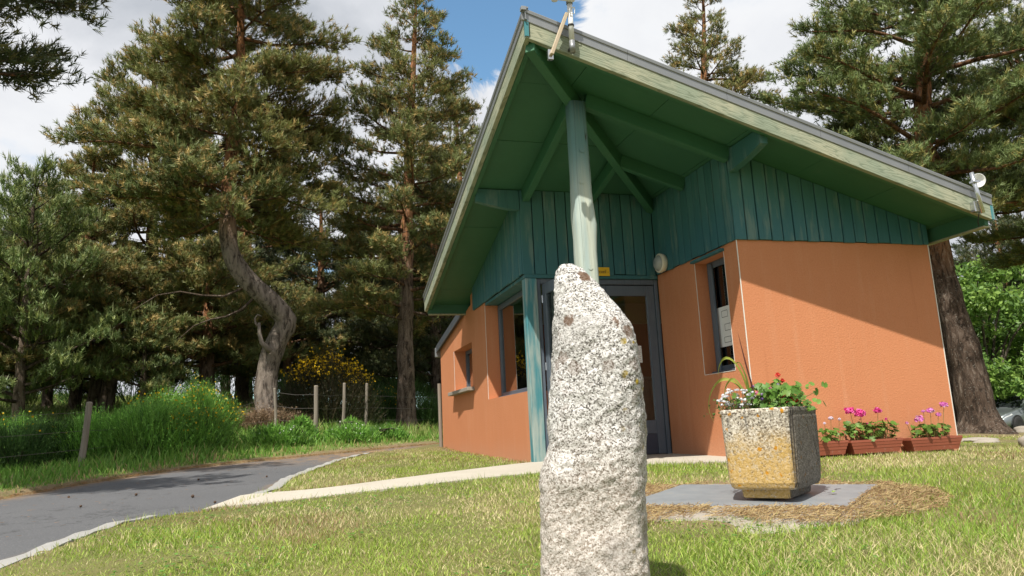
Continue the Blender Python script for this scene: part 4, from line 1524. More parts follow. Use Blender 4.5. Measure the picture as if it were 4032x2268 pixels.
# ------------------------------------------------------------------ trough boxes along the wall
BOXES = [(2.37, 'terracotta flower box beside the planter with few geranium leaves', .56), (2.995, 'middle terracotta flower box with full bright pink geraniums', .63), (3.735, 'terracotta flower box at the wall end with pale violet geraniums', .66)]
for bx, lab, bl in BOXES:
    z0 = h1(bx, -.1) + .02
    t = thing('flower_box', lab, 'flower box', (bx, -.115, z0), 0, 'flower boxes along the orange wall')
    h = bl / 2
    mb = MB()
    n = 5
    zs = [(0, .86, .70), (.045, .90, .80), (.047, .915, .83), (.075, .94, .88), (.077, .955, .91), (.108, .985, .97), (.110, 1.0, 1.0), (.132, 1.0, 1.0)]
    vv, ff = [], []
    for j, (z, a, b) in enumerate(zs):
        vv += [(-h * a, -.075 * b, z), (h * a, -.075 * b, z), (h * a, .075 * b, z), (-h * a, .075 * b, z)]
        if j:
            k = (j - 1) * 4
            for i in range(4):
                ff.append((k + i, k + (i + 1) % 4, k + 4 + (i + 1) % 4, k + 4 + i))
    k = (len(zs) - 1) * 4
    vv += [(-h * .96, -.065, .132), (h * .96, -.065, .132), (h * .96, .065, .132), (-h * .96, .065, .132), (-h * .95, -.062, .115), (h * .95, -.062, .115), (h * .95, .062, .115), (-h * .95, .062, .115)]
    for lv in (0, 4):
        a = k + lv
        for i in range(4):
            ff.append((a + i, a + (i + 1) % 4, a + 4 + (i + 1) % 4, a + 4 + i))
    ff.append((0, 1, 2, 3))
    MB().add(vv, ff).build('box', M['terracotta'], t)
    MB().box(-h * .95, h * .95, -.061, .061, .10, .116).build('soil', M['soil'], t)


# ------------------------------------------------------------------ fence along the bank
fence = thing('wire_fence', 'old wire fence of leaning grey wooden posts along the road bank', 'fence', (-5.76, 6.47, h1(-5.76, 6.47)))
fb = Vector(fence.location)
POSTS = [((-8.6, 3.0), 1.05, (.05, .02), .05), ((-5.76, 6.47), 1.02, (.085, .03), .048), ((-4.75, 8.15), .55, (.0, .0), .03), ((-3.83, 9.27), .62, (.03, 0), .042), ((-3.0, 9.95), .95, (-.03, 0), .03), ((-2.22, 9.66), 1.05, (.02, 0), .045), ((-1.62, 10.6), 1.12, (.05, 0), .035), ((-1.05, 11.5), 1.15, (.05, 0), .035), ((1.6, 13.4), 1.1, (0, 0), .04)]
tops = []
for (x, y), hgt, lean, rad in POSTS:
    z = h1(x, y)
    p0 = Vector((x, y, z - .15)) - fb
    p1 = Vector((x + lean[0] * hgt, y + lean[1] * hgt, z + hgt)) - fb
    pm = p0.lerp(p1, .5) + Vector((.012, .006, 0))
    MB().tube([p0, pm, p1 - Vector((0, 0, .02)), p1], [rad * 1.1, rad, rad * .95, rad * .7], 9).build('post', M['oldwood'], fence)
    tops.append((p0, p1, hgt))
for lv in (.30, .58, .86):
    for (a0, a1, ha), (b0, b1, hb) in zip(tops[:-1], tops[1:]):
        if min(ha, hb) < .6 and lv > .7:
            continue
        pa = a0.lerp(a1, min(.96, (lv + .15) / (ha + .15)))
        pb = b0.lerp(b1, min(.96, (lv + .15) / (hb + .15)))
        mid = pa.lerp(pb, .5) - Vector((0, 0, .03))
        MB().tube([pa, mid, pb], .0035, 4, False).build('wire', M['wire'], fence)

# ------------------------------------------------------------------ stones and cones
def rock(name, label, cat, x, y, sx, sy, sz, seed, group=None, m='rock', sink=.3):
    bm = bmesh.new()
    bmesh.ops.create_icosphere(bm, subdivisions=3, radius=1)
    for vt in bm.verts:
        n = 1 + .35 * mn.noise(vt.co * 1.3 + Vector((seed, 0, 0))) + .14 * mn.noise(vt.co * 3.7 + Vector((0, seed, 0)))
        vt.co = Vector((vt.co.x * sx * n, vt.co.y * sy * n, vt.co.z * sz * n))
    me = bpy.data.meshes.new(name)
    bm.to_mesh(me)
    bm.free()
    me.materials.append(M[m])
    me.shade_smooth()
    o = bpy.data.objects.new(name, me)
    o.location = (x, y, h1(x, y) + sz * (1 - 2 * sink) * .6)
    C.objects.link(o)
    tag(o, label, cat, group)
    return o


rock('boulder', 'rounded grey boulder on the lawn edge towards the car', 'boulder', 5.06, -.10, .10, .10, .12, 3.1, sink=.15)
rock('flat_stone', 'long flat pale stone between flower box wall and leaning pine', 'stone', 7.6, 3.0, .42, .25, .05, 5.5)
rock('flat_stone', 'small round flat stone beside the long flat pale stone', 'stone', 6.95, 2.2, .18, .15, .05, 8.5)
rock('flat_stone', 'mossy stone lump at the foot of the leaning pine', 'stone', 12.45, 6.3, .14, .12, .12, 2.5)
mcone = None
CONES = [(-4.9, 2.55), (-4.2, 2.2), (-3.55, 1.5), (-3.75, 3.6), (-2.95, 3.4), (-3.3, .75), (-5.1, .6), (-4.5, 1.4)]
rc = random.Random(8)
for (x, y) in CONES:
    if mcone is None:
        mb = MB()
        pr = [(.004, 0), (.018, .008), (.024, .02), (.022, .034), (.014, .046), (.004, .054)]
        mb.lathe(pr, 9)
        o = mb.build('pine_cone', M['cone'])
        mcone = o.data
        for k, vt in enumerate(mcone.vertices):
            s = 1 + (.22 if k % 2 else -.12)
            vt.co.x *= s
            vt.co.y *= s
    else:
        o = bpy.data.objects.new('pine_cone', mcone)
        C.objects.link(o)
    s = rc.uniform(.42, .6)
    o.scale = (s, s, s)
    o.rotation_euler = (R(90 + rc.uniform(-12, 12)), 0, rc.uniform(0, 6.28))
    o.location = (x, y, h1(x, y) - .045 + .012 + .02 * s)
    tag(o, 'small dark pine cone lying on the asphalt road', 'pine cone', 'pine cones on the road')

lf = MB().add([(0, 0, .004), (.03, .012, .012), (.062, 0, .006), (.03, -.014, .010), (.034, 0, .003)], [(0, 4, 1), (1, 4, 2), (0, 3, 4), (3, 2, 4)])
lo = lf.build('fallen_leaf', mat('leaf_fallen', build=vary((0.22, .34, .05), (.34, .44, .10), 30, .5)))
lp_ = pfr + pe2 * .45 - pe1 * .16
lo.location = (lp_.x, lp_.y, zmean + .004)
lo.rotation_euler = (0, 0, .5)
tag(lo, 'single green fallen leaf lying on the steel cover plate', 'leaf')

# ------------------------------------------------------------------ car at the edge of the yard
def make_car():
    t = thing('parked_car', 'silver grey hatchback parked on the yard beyond the leaning pine', 'car', (0, 0, 0))
    # stations along x (front = +x): x, half width, z low, z belt, z top
    st = [(2.02, .50, .34, .46, .50), (1.98, .66, .28, .52, .60), (1.88, .77, .22, .60, .70), (1.65, .83, .20, .68, .78), (1.3, .86, .19, .76, .85), (.95, .87, .19, .84, .92), (.72, .87, .19, .90, .98), (.4, .87, .19, .93, 1.20), (.05, .87, .19, .94, 1.38), (-.35, .87, .19, .95, 1.47), (-.9, .87, .19, .96, 1.49), (-1.4, .86, .19, .97, 1.45), (-1.75, .84, .20, .97, 1.33), (-1.95, .80, .24, .95, 1.12), (-2.05, .72, .30, .80, .96), (-2.1, .55, .36, .60, .70)]
    sec = 18
    vv, ff = [], []
    for i, (x, w, zl_, zbelt, zt) in enumerate(st):
        pts = []
        cabin = max(0.0, zt - zbelt - .1)
        tw = w - .22 * min(1, cabin / .45) - .04
        half = [(0, zl_), (w * .8, zl_), (w * .97, zl_ + .08), (w, zl_ + (zbelt - zl_) * .45), (w * .995, zl_ + (zbelt - zl_) * .75), (w * .965, zbelt), (w * .93, zbelt + (zt - zbelt) * .1), (tw * 1.03, zt - (zt - zbelt) * .18), (tw * .85, zt - .02), (0, zt)]
        pts = half + [(-a, b) for a, b in half[-2:0:-1]]
        sec = len(pts)
        vv += [(x, a, b) for a, b in pts]
        if i:
            for k in range(sec):
                k2 = (k + 1) % sec
                ff.append(((i - 1) * sec + k, (i - 1) * sec + k2, i * sec + k2, i * sec + k))
    ff.append(tuple(range(sec)))
    ff.append(tuple(range((len(st) - 1) * sec + sec - 1, (len(st) - 1) * sec - 1, -1)))
    body = MB().add(vv, ff).build('body', M['paint'], t, smooth=True)
    for s in (-1, 1):
        MB().add([(.62, s * .80, .985), (.10, s * .715, 1.33), (-.42, s * .705, 1.40), (-.42, s * .845, .985)], [(0, 1, 2, 3)]).build('side_window', M['carglass'], t)
        MB().add([(-.50, s * .845, .985), (-.50, s * .70, 1.41), (-1.25, s * .70, 1.385), (-1.55, s * .80, 1.02)], [(0, 1, 2, 3)]).build('side_window', M['carglass'], t)
        MB().add([(1.96, s * .56, .545), (1.88, s * .745, .60), (1.52, s * .845, .70), (1.50, s * .80, .775), (1.72, s * .70, .742), (1.94, s * .50, .615)], [(0, 1, 2, 3, 4, 5)]).build('headlight', M['lens'], t)
        MB().box(.50, .62, s * .87 - .10 if s < 0 else s * .87, s * .87 if s < 0 else s * .87 + .10, .97, 1.09).build('mirror', M['paint'], t, bevel=.03)
        MB().beam((.02, s * .878, .83), (-.12, s * .878, .83), .02, .025).build('handle', M['dark'], t)
        for xw in (1.28, -1.28):
            MB().lathe([(.0, 0), (.365, 0), (.365, .02), (.0, .02)], 26, (xw, s * .862 - .01, .335), 'y').build('wheel_arch', M['dark'], t)
            wh = MB().lathe([(.20, -.10), (.30, -.10), (.318, -.07), (.318, .07), (.30, .10), (.205, .10)], 28, (xw, s * .815, .318), 'y').build('wheel', M['rubber'], t, smooth=True)
            rm = MB().lathe([(.0, .0), (.20, .0), (.21, .05), (.19, .06), (.185, .02), (.0, .02)], 28, (xw, s * .86 - (.0 if s > 0 else 0), .318), 'y') if s > 0 else MB().lathe([(.0, .0), (.20, .0), (.21, -.05), (.19, -.06), (.185, -.02), (.0, -.02)], 28, (xw, s * .86, .318), 'y')
            rm.build('rim', M['dark'], wh)
            sp = MB()
            for q in range(5):
                a = 2 * math.pi * q / 5 + .3
                sp.beam((xw, s * .90, .318), (xw + math.cos(a) * .195, s * .905, .318 + math.sin(a) * .195), .05, .02, (0, 1, 0))
            sp.build('spokes', M['alloy'], wh)
    MB().add([(.66, -.70, 1.00), (.66, .70, 1.00), (.10, .60, 1.365), (.10, -.60, 1.365)], [(0, 1, 2, 3)]).xf(Matrix.Translation((.03, 0, .02))).build('windscreen', M['carglass'], t)
    MB().add([(-1.70, -.60, 1.38), (-1.70, .60, 1.38), (-1.99, .66, 1.03), (-1.99, -.66, 1.03)], [(0, 1, 2, 3)]).xf(Matrix.Translation((-.03, 0, .01))).build('rear_window', M['carglass'], t)
    MB().box(2.0, 2.045, -.45, .45, .36, .46).build('grille', M['dark'], t, bevel=.01)
    for s in (-1, 1):
        MB().box(-2.08, -2.0, s * .62 - .09, s * .62 + .09, .78, .96).build('tail_light', M['red'], t, bevel=.02)
    MB().box(2.035, 2.05, -.26, .26, .30, .36).build('number_plate', M['white'], t)
    return t


car = make_car()
hd = Vector((-.96, .28, 0)).normalized()
hd.rotate(Matrix.Rotation(R(28), 4, 'Z'))
lft = Vector((-hd.y, hd.x, 0))
cpos = Vector((23.25, 15.65, 0)) - hd * 1.28 - lft * .82
car.location = (cpos.x, cpos.y, h1(cpos.x, cpos.y) + .01)
car.rotation_euler = (0, 0, math.atan2(hd.y, hd.x))

# ------------------------------------------------------------------ conifers
rt_ = np.random.RandomState(11)


def tuft_templates(k=8, needles=12, seed=1):
    """needle tufts around +z, unit size: (k, needles*3, 3)"""
    r = np.random.RandomState(seed)
    out = []
    for _ in range(k):
        vs = []
        for j in range(needles):
            az = 2 * math.pi * (j + r.rand() * .8) / needles * 2.4
            h0 = r.rand() * .55
            tilt = R(25 + 45 * r.rand())
            ln = .42 + .25 * r.rand()
            d = np.array([math.cos(az) * math.sin(tilt), math.sin(az) * math.sin(tilt), math.cos(tilt)])
            s = np.array([-math.sin(az), math.cos(az), 0]) * .046
            b = np.array([0, 0, h0])
            vs += [b - s, b + s, b + d * ln]
        out.append(vs)
    return np.array(out)


TPL = tuft_templates()


def frames(d):
    """orthonormal frames with z along d (n,3)"""
    d = d / np.maximum(np.linalg.norm(d, axis=1), 1e-9)[:, None]
    a = np.where(np.abs(d[:, 2:3]) < .9, np.array([[0, 0, 1.0]]), np.array([[1.0, 0, 0]]))
    x = np.cross(a, d)
    x /= np.linalg.norm(x, axis=1)[:, None]
    y = np.cross(d, x)
    return x, y, d


def place(tpl, pos, dirs, size, rs):
    n = len(pos)
    x, y, z = frames(dirs)
    th = rs.rand(n) * 2 * math.pi
    c, s = np.cos(th)[:, None], np.sin(th)[:, None]
    x, y = x * c + y * s, -x * s + y * c
    t = tpl[rs.randint(0, len(tpl), n)] * size[:, None, None]
    V = pos[:, None] + t[..., 0:1] * x[:, None] + t[..., 1:2] * y[:, None] + t[..., 2:3] * z[:, None]
    return V


def tube_np(paths, n=5):
    """many polylines [(pts (m,3), radii (m))] -> verts, quads"""
    V, Q = [], []
    o = 0
    for pts, rad in paths:
        pts = np.asarray(pts, float)
        m = len(pts)
        t = np.gradient(pts, axis=0)
        x, y, _ = frames(t)
        # keep frames steady
        for i in range(1, m):
            p = x[i - 1] - t[i] * (x[i - 1] @ t[i]) / (t[i] @ t[i] + 1e-12)
            x[i] = p / (np.linalg.norm(p) + 1e-9)
            y[i] = np.cross(t[i] / (np.linalg.norm(t[i]) + 1e-9), x[i])
        a = 2 * math.pi * np.arange(n) / n
        ring = pts[:, None] + (np.cos(a)[None, :, None] * x[:, None] + np.sin(a)[None, :, None] * y[:, None]) * np.asarray(rad)[:, None, None]
        V.append(ring.reshape(-1, 3))
        ii = np.arange(m * n).reshape(m, n) + o
        jj = np.roll(ii, -1, axis=1)
        Q.append(np.stack([ii[:-1].ravel(), jj[:-1].ravel(), jj[1:].ravel(), ii[1:].ravel()], 1))
        o += m * n
    return np.vstack(V), np.vstack(Q)


def smooth_path(pts, step=.18):
    return resample(np.array(pts, float), step)


def trunk_mesh(name, path, rad, parent, seed, orange_from, flare=True, n=20, bark=(.155, .115, .088), upper=(.36, .165, .075)):
    P = smooth_path(path)
    s = np.r_[0, np.cumsum(np.linalg.norm(np.diff(np.array(path, float), axis=0), axis=1))]
    sp = np.r_[0, np.cumsum(np.linalg.norm(np.diff(P, axis=0), axis=1))]
    rr = np.interp(sp / sp[-1], s / s[-1], rad)
    if flare:
        rr = rr * (1 + .55 * np.exp(-sp / .22))
    V, Q = tube_np([(P, rr)], n)
    V = V.reshape(len(P), n, 3)
    a = 2 * math.pi * np.arange(n) / n
    for i in range(len(P)):
        k = 1 + .05 * np.sin(3 * a + i * .35 + seed) + .04 * np.sin(5 * a - i * .6 + seed * 2) + .03 * math.sin(i * 1.1 + seed)
        if flare:
            k = k + .35 * np.exp(-sp[i] / .16) * np.maximum(0, np.sin(4 * a + seed))
        for j in range(n):
            q_ = Vector(V[i, j]) * 2.6 + Vector((seed, 0, 0))
            k[j] += .10 * mn.noise(q_) + .06 * mn.noise(q_ * 3.1)
        V[i] = P[i] + (V[i] - P[i]) * k[:, None]
    V = V.reshape(-1, 3)
    zf = np.clip((V[:, 2] - orange_from) / 1.6, 0, 1)[:, None]
    col = np.array(bark) * (1 - zf) + np.array(upper) * zf
    return V, Q, col, P, rr


PAL = dict(olive=((.220, .225, .072), (.370, .275, .100), (.145, .180, .064)),
           green=((.170, .230, .078), (.280, .320, .110), (.120, .170, .062)),
           dark=((.085, .108, .043), (.140, .132, .050), (.060, .080, .036)),  # shaded and backlit pines, their shade put into the needle colour
           mid=((.175, .225, .074), (.290, .272, .090), (.120, .170, .064)))


def pine(label, path, rad, z0, prof, nl=40, seed=1, pal='olive', orange_from=3.0, asym=(0, 0), twig_k=6.0, tufts=11, tsize=.17, elev=(-4, 28), name='pine_tree', limbs=None, twig_len=.75, flat=1.0, group='pine trees around the building', gapf=0.0, up=.55, extra_dead=(), bark=(.155, .115, .088), candles=0):
    """path: world trunk polyline; prof: [(z, radius)] crown radius by world height; limbs: explicit extra limbs [(z, azimuth deg, length, elev deg)]"""
    rs = np.random.RandomState(seed)
    base = np.array(path[0], float)
    root = thing(name, label, 'tree', tuple(base), 0, group)
    pth = np.array(path, float) - base
    tV0, tQ0, tC0, P, rr = trunk_mesh('trunk', pth, rad, root, seed, orange_from - base[2], bark=bark)
    pz_ = np.array([p[0] for p in prof]) - base[2]
    pr_ = np.array([p[1] for p in prof])
    zt = pth[-1, 2]
    L = []
    zs = np.sort(z0 - base[2] + (pz_[-1] - (z0 - base[2])) * (np.arange(nl) + rs.rand(nl) * .8) / nl)
    az = rs.rand() * 360
    for z in zs:
        az += 137.5 + rs.uniform(-25, 25)
        if rs.rand() < gapf:
            continue
        r0 = np.interp(z, pz_, pr_)
        a = math.radians(az)
        ln = r0 * rs.uniform(.72, 1.08) * (1 + asym[0] * math.cos(a) + asym[1] * math.sin(a))
        tt = (z - pz_[0]) / (pz_[-1] - pz_[0] + 1e-9)
        el = elev[0] + (elev[1] - elev[0]) * tt + rs.uniform(-9, 9)
        L.append((z, az, max(ln, .25), el))
    for (z, a, ln, el) in (limbs or []):
        L.append((z - base[2], a, ln, el))
    paths, tp, td = [], [], []
    twigs = []
    for (z, a, ln, el) in L:
        i = int(np.argmin(np.abs(P[:, 2] - z)))
        c = P[i]
        ar = math.radians(a)
        hdv = np.array([math.cos(ar), math.sin(ar), 0])
        perp = np.array([-hdv[1], hdv[0], 0])
        s = np.linspace(0, 1, 7)
        bend = rs.uniform(-.16, .16) * ln
        lift = rs.uniform(.02, .14) * ln
        te = math.tan(math.radians(el))
        pts = c + hdv * (s * ln)[:, None] + perp * (bend * np.sin(s * 2.4))[:, None] + np.array([0, 0, 1.0]) * (te * ln * s + lift * s ** 2.2 + .02 * ln * np.sin(s * 7 + a))[:, None]
        r0 = min(rr[i] * .55, .012 + .017 * ln)
        paths.append((pts, r0 * (1 - .86 * s)))
        nt = max(3, int(ln * twig_k))
        for j in range(nt):
            u = .22 + .78 * ((j + rs.rand()) / nt) ** .8
            k = u * 6
            k0 = min(int(k), 5)
            p = pts[k0] + (pts[k0 + 1] - pts[k0]) * (k - k0)
            sd = 1 if (j % 2) else -1
            ta = sd * math.radians(rs.uniform(18, 80)) * (1.15 - .55 * u)
            d = hdv * math.cos(ta) + perp * math.sin(ta)
            d = d + np.array([0, 0, rs.uniform(-.08, .42) * flat])
            d /= np.linalg.norm(d)
            tl = twig_len * rs.uniform(.5, 1.15) * (1.08 - .45 * u) * min(1, .35 + ln / 1.8)
            e = p + d * tl + np.array([0, 0, .10 * tl])
            m = p + d * tl * .5
            twigs.append((p, m, e))
            nn = max(5, int(tufts * 3.1 * (tl / twig_len) * rs.uniform(.75, 1.2)))
            q = rs.rand(nn) ** .5
            pos = p + (e - p) * (.18 + .86 * q)[:, None] + rs.normal(0, 1, (nn, 3)) * np.array([.10, .10, .062]) * (.55 + tl)
            tp.append(pos)
            td.append(d * .55 + np.array([0, 0, up]) + rs.normal(0, .33, (nn, 3)))
    # leader
    top = P[-1]
    nn = 26
    tp.append(top - np.array([0, 0, 1]) * (rs.rand(nn) * .5)[:, None] + rs.normal(0, .09, (nn, 3)))
    td.append(np.array([0, 0, 1]) + rs.normal(0, .35, (nn, 3)))
    for (z, a, ln, el) in extra_dead:
        zz_ = z - base[2]
        i = int(np.argmin(np.abs(P[:, 2] - zz_)))
        ar = math.radians(a)
        hdv = np.array([math.cos(ar), math.sin(ar), math.tan(math.radians(el))])
        s = np.linspace(0, 1, 6)
        pts = P[i] + hdv * (s * ln)[:, None] + np.array([0, 0, 1]) * (.12 * ln * np.sin(s * 5 + z))[:, None]
        paths.append((pts, .035 * (1 - .8 * s)))
    V, Q = tube_np(paths, 6)
    nl_ = len(paths) * 42
    bz = np.clip((V[:, 2] + base[2] - orange_from + 1.0) / 1.5, 0, 1)[:, None]
    lc = np.array([.085, .062, .046]) * (1 - bz) + np.array([.20, .10, .05]) * bz
    fast_mesh('trunk', np.vstack([tV0, V]), np.vstack([tQ0, Q + len(tV0)]), M['bark'], root, col=np.vstack([tC0, lc]), smooth=True)
    tV, tQ = tube_np([(np.array(t), np.array([.011, .008, .004])) for t in twigs], 3)
    pos = np.vstack(tp)
    dirs = np.vstack(td)
    n = len(pos)
    size = tsize * 1.13 * rs.uniform(.65, 1.25, n)
    NV = place(TPL, pos, dirs, size, rs)
    m = NV.shape[1]
    c1, c2, c3 = [np.array(c) for c in PAL[pal]]
    kc = vnoise(pos[:, 0] * 1.0 + pos[:, 2] * .7, pos[:, 1] + pos[:, 2] * .4, 1.1, seed)[:, None]
    w = rs.rand(n, 1)
    col = c1 * (1 - kc) + c3 * kc
    col = np.where(w > .74, c2, col) * rs.uniform(.72, 1.3, (n, 1))
    colv = np.repeat(col, m, axis=0)
    if candles:
        ends = np.array([t[2] for t in twigs])
        k = rs.choice(len(ends), candles, p=(lambda w_: w_ / w_.sum())(np.clip(ends[:, 2] - ends[:, 2].min(), .2, None)))
        cp = ends[k] + rs.normal(0, .03, (candles, 3))
        hgt_ = rs.uniform(.16, .34, candles)
        px_ = np.array([.013, 0, 0])
        py_ = np.array([0, .013, 0])
        tipz = cp + np.stack([rs.normal(0, .02, candles), rs.normal(0, .02, candles), hgt_], 1)
        cV = np.stack([cp - px_, cp + px_, tipz, cp - py_, cp + py_, tipz], 1).reshape(-1, 3)
        cC = np.tile(np.array([[.34, .38, .17]]), (len(cV), 1))
    else:
        cV, cC = np.zeros((0, 3)), np.zeros((0, 3))
    tri = np.arange(n * m).reshape(-1, 3)
    off = n * m
    V = np.vstack([NV.reshape(-1, 3), tV, cV])
    T = np.vstack([tri, np.vstack([tQ[:, [0, 1, 2]], tQ[:, [0, 2, 3]]]) + off])
    T = np.vstack([T, np.arange(len(cV)).reshape(-1, 3) + off + len(tV)])
    colv = np.vstack([colv, np.tile(np.array([[.10, .072, .05]]), (len(tV), 1)), cC])
    cr = fast_mesh('crown', V, T, M['needle'], root, col=colv)
    return root, n


NT_ = 0


def base_z(x, y):
    return h1(x, y) - .06



def copy_tree(key, x, y, sc, rot, lab, grp=None):
    src = [o for o in C.objects if o.type == 'EMPTY' and o.get('label', '').startswith(key)][0]
    r = src.copy()
    C.objects.link(r)
    r.location = (x, y, base_z(x, y))
    r.rotation_euler = (0, 0, R(rot))
    r.scale = (sc, sc, sc)
    r['label'] = lab
    if grp:
        r['group'] = grp
    for ch in list(src.children):
        c = ch.copy()
        C.objects.link(c)
        c.parent = r



# twisted pine beside the road ---------------------------------------------------
t1 = [(-3.21, .60), (-3.24, 1.15), (-3.2, 1.98), (-3.02, 2.6), (-2.83, 3.02), (-3.08, 3.4), (-3.52, 3.8), (-3.85, 4.21), (-4.02, 4.67), (-4.08, 5.44), (-4.08, 6.34), (-3.99, 7.58), (-3.93, 8.53), (-3.92, 9.82), (-3.91, 10.9), (-3.9, 12.2)]
t1 = [(x, 10.85 + .25 * math.sin(z * .9), z) for x, z in t1]
t1[0] = (t1[0][0], t1[0][1], base_z(t1[0][0], t1[0][1]))
_, n = pine('tall pine with S-bent twisted trunk and pale lichened base beside the road', t1, [.25, .225, .235, .23, .235, .225, .21, .20, .185, .17, .16, .145, .125, .09, .06, .03], 5.2,
            [(5.0, 1.4), (6.2, 1.9), (7.4, 2.2), (9.2, 2.3), (10.8, 2.05), (12.3, .6)], nl=70, seed=3, pal='olive', orange_from=4.6, twig_k=9.0, tufts=13, tsize=.19, gapf=.05, elev=(-14, 14), asym=(-.05, .30), bark=(.20, .165, .138),
            limbs=[(6.9, 5, 2.2, -24), (6.3, -15, 2.1, -28), (8.2, 0, 2.2, -8), (5.6, 20, 2.0, -22), (5.9, 185, 2.6, -8), (7.0, 178, 3.2, -4)],
            extra_dead=((5.9, 178, 1.9, 4), (4.0, 190, 2.2, -22), (3.7, 185, 1.6, -38)))
NT_ += n
# broken snag on its bend
sn = MB().tube([(.25, 0, -.12), (.05, -.02, .08), (.0, -.03, .30), (-.01, -.03, .52)], [.07, .052, .042, .03], 9)
sn.tube([(.0, -.03, .40), (-.08, -.04, .50), (-.10, -.04, .62), (-.04, -.04, .70), (.04, -.03, .66)], [.026, .023, .020, .017, .010], 7)
t1root = [o for o in C.objects if o.get('label', '').startswith('tall pine with S-bent')][0]
sn_o = sn.xf(Matrix.Translation(Vector((-3.38, 10.72, 2.45)) - Vector(t1[0]))).build('broken_stub', M['stub'], t1root, smooth=True)

# pine by the gable, left of the wing ----------------------------------------------
x, y = .10, 12.75
z = base_z(x, y)
_, n = pine('tall conical pine standing behind the low rear wing', [(x, y, z), (x + .02, y, z + 2), (x + .1, y, z + 5), (x + .3, y, z + 8.5), (x + .55, y, 12.9)], [.24, .21, .18, .11, .03], 3.2,
            [(2.8, 1.9), (4.2, 2.3), (5.5, 2.4), (7.0, 2.1), (8.4, 1.75), (9.6, 1.45), (10.6, 1.0), (11.6, .6), (12.8, .2)], nl=80, seed=21, pal='olive', orange_from=4.2, twig_k=7.4, tufts=12, tsize=.19, twig_len=.62, elev=(-8, 22), gapf=.04)
NT_ += n
# tall pine at the back of the left group
x, y = -6.75, 17.85
z = base_z(x, y)
_, n = pine('tall candle-tipped pine behind the broom bushes', [(x, y, z), (x - .05, y, z + 3), (x - .15, y, z + 7), (x - .3, y, 13.6)], [.25, .21, .14, .03], 2.6,
            [(2.5, 3.0), (4.0, 3.3), (6.0, 3.0), (8.0, 2.5), (10.0, 1.9), (11.6, 1.2), (13.4, .25)], nl=78, seed=33, pal='olive', orange_from=5.0, twig_k=6.0, tufts=11, tsize=.23, up=.9, asym=(.05, 0), elev=(-12, 24), candles=380)
NT_ += n
copy_tree('tall candle-tipped pine', -10.2, 20.7, .62, 60, 'broad bushy pine at the meadow edge')
x, y = -8.6, 12.9
z = base_z(x, y)
_, n = pine('young bright green pine with upright pale candles', [(x, y, z), (x, y, z + 2.5), (x, y, 6.9)], [.13, .09, .02], 1.3,
            [(1.2, 1.9), (2.4, 2.1), (3.8, 1.7), (5.2, 1.0), (6.8, .2)], nl=46, seed=41, pal='green', orange_from=30, twig_k=6.0, tufts=10, tsize=.20, up=1.6, elev=(10, 56), flat=2.6, twig_len=.62, candles=700)
NT_ += n
x, y = -6.25, 14.0
z = base_z(x, y)
_, n = pine('small sapling pine with a few upright candles before the taller pines', [(x, y, z), (x, y, z + 1.2), (x, y, z + 2.65)], [.10, .07, .015], z + .7,
            [(z + .6, 1.0), (z + 1.2, 1.0), (z + 2.0, .6), (z + 2.6, .12)], nl=24, seed=43, pal='mid', orange_from=30, twig_k=7.0, tufts=10, tsize=.16, up=1.1, twig_len=.5, candles=60)
NT_ += n
x, y = -7.4, 15.4
z = base_z(x, y)
_, n = pine('low spreading pine with bare orange lower limbs among the left pines', [(x, y, z), (x + .15, y, z + 2.0), (x, y, z + 4.2)], [.20, .15, .03], z + 1.2,
            [(z + 1.0, 2.6), (z + 2.2, 2.7), (z + 3.3, 1.6), (z + 4.2, .3)], nl=28, seed=45, pal='olive', orange_from=z + 1.0, twig_k=6.0, tufts=12, tsize=.19)
NT_ += n
copy_tree('tall conical pine', 3.3, 19.4, 1.02, 95, 'slender pine peeping over the left roof slope')
x, y = -1.75, 20.6
z = base_z(x, y)
_, n = pine('dark shaded pine between the twisted pine and the conical pine', [(x, y, z), (x, y, z + 4), (x, y, 9.3)], [.2, .15, .03], 2.4,
            [(2.2, 2.6), (4.5, 2.8), (6.5, 2.0), (9.2, .3)], nl=42, seed=53, pal='dark', orange_from=5, twig_k=5.0, tufts=11, tsize=.23)
NT_ += n
copy_tree('dark shaded pine', 1.55, 16.2, 1.0, 45, 'dark thin-stemmed pine close behind the rear wing')
# slim top over the ridge
x, y = 8.6, 12.6
z = base_z(x, y)
_, n = pine('slim lopsided pine top rising above the right roof slope', [(x, y, z), (x + .3, y, z + 5), (x + .8, y, 9.5), (x + 1.15, y, 12.6), (x + 1.25, y, 14.2)], [.22, .17, .12, .06, .03], 5.5,
            [(5.5, 2.0), (8.5, 2.0), (10.0, 1.7), (11.0, 1.25), (11.8, .8), (12.6, .55), (13.6, .4), (14.2, .2)], nl=54, seed=61, pal='olive', orange_from=5, twig_k=6.5, tufts=12, tsize=.18, twig_len=.5,
            limbs=[(12.1, 185, 1.0, 5), (10.7, 0, 1.9, -3), (10.2, -10, 2.2, -6)])
NT_ += n
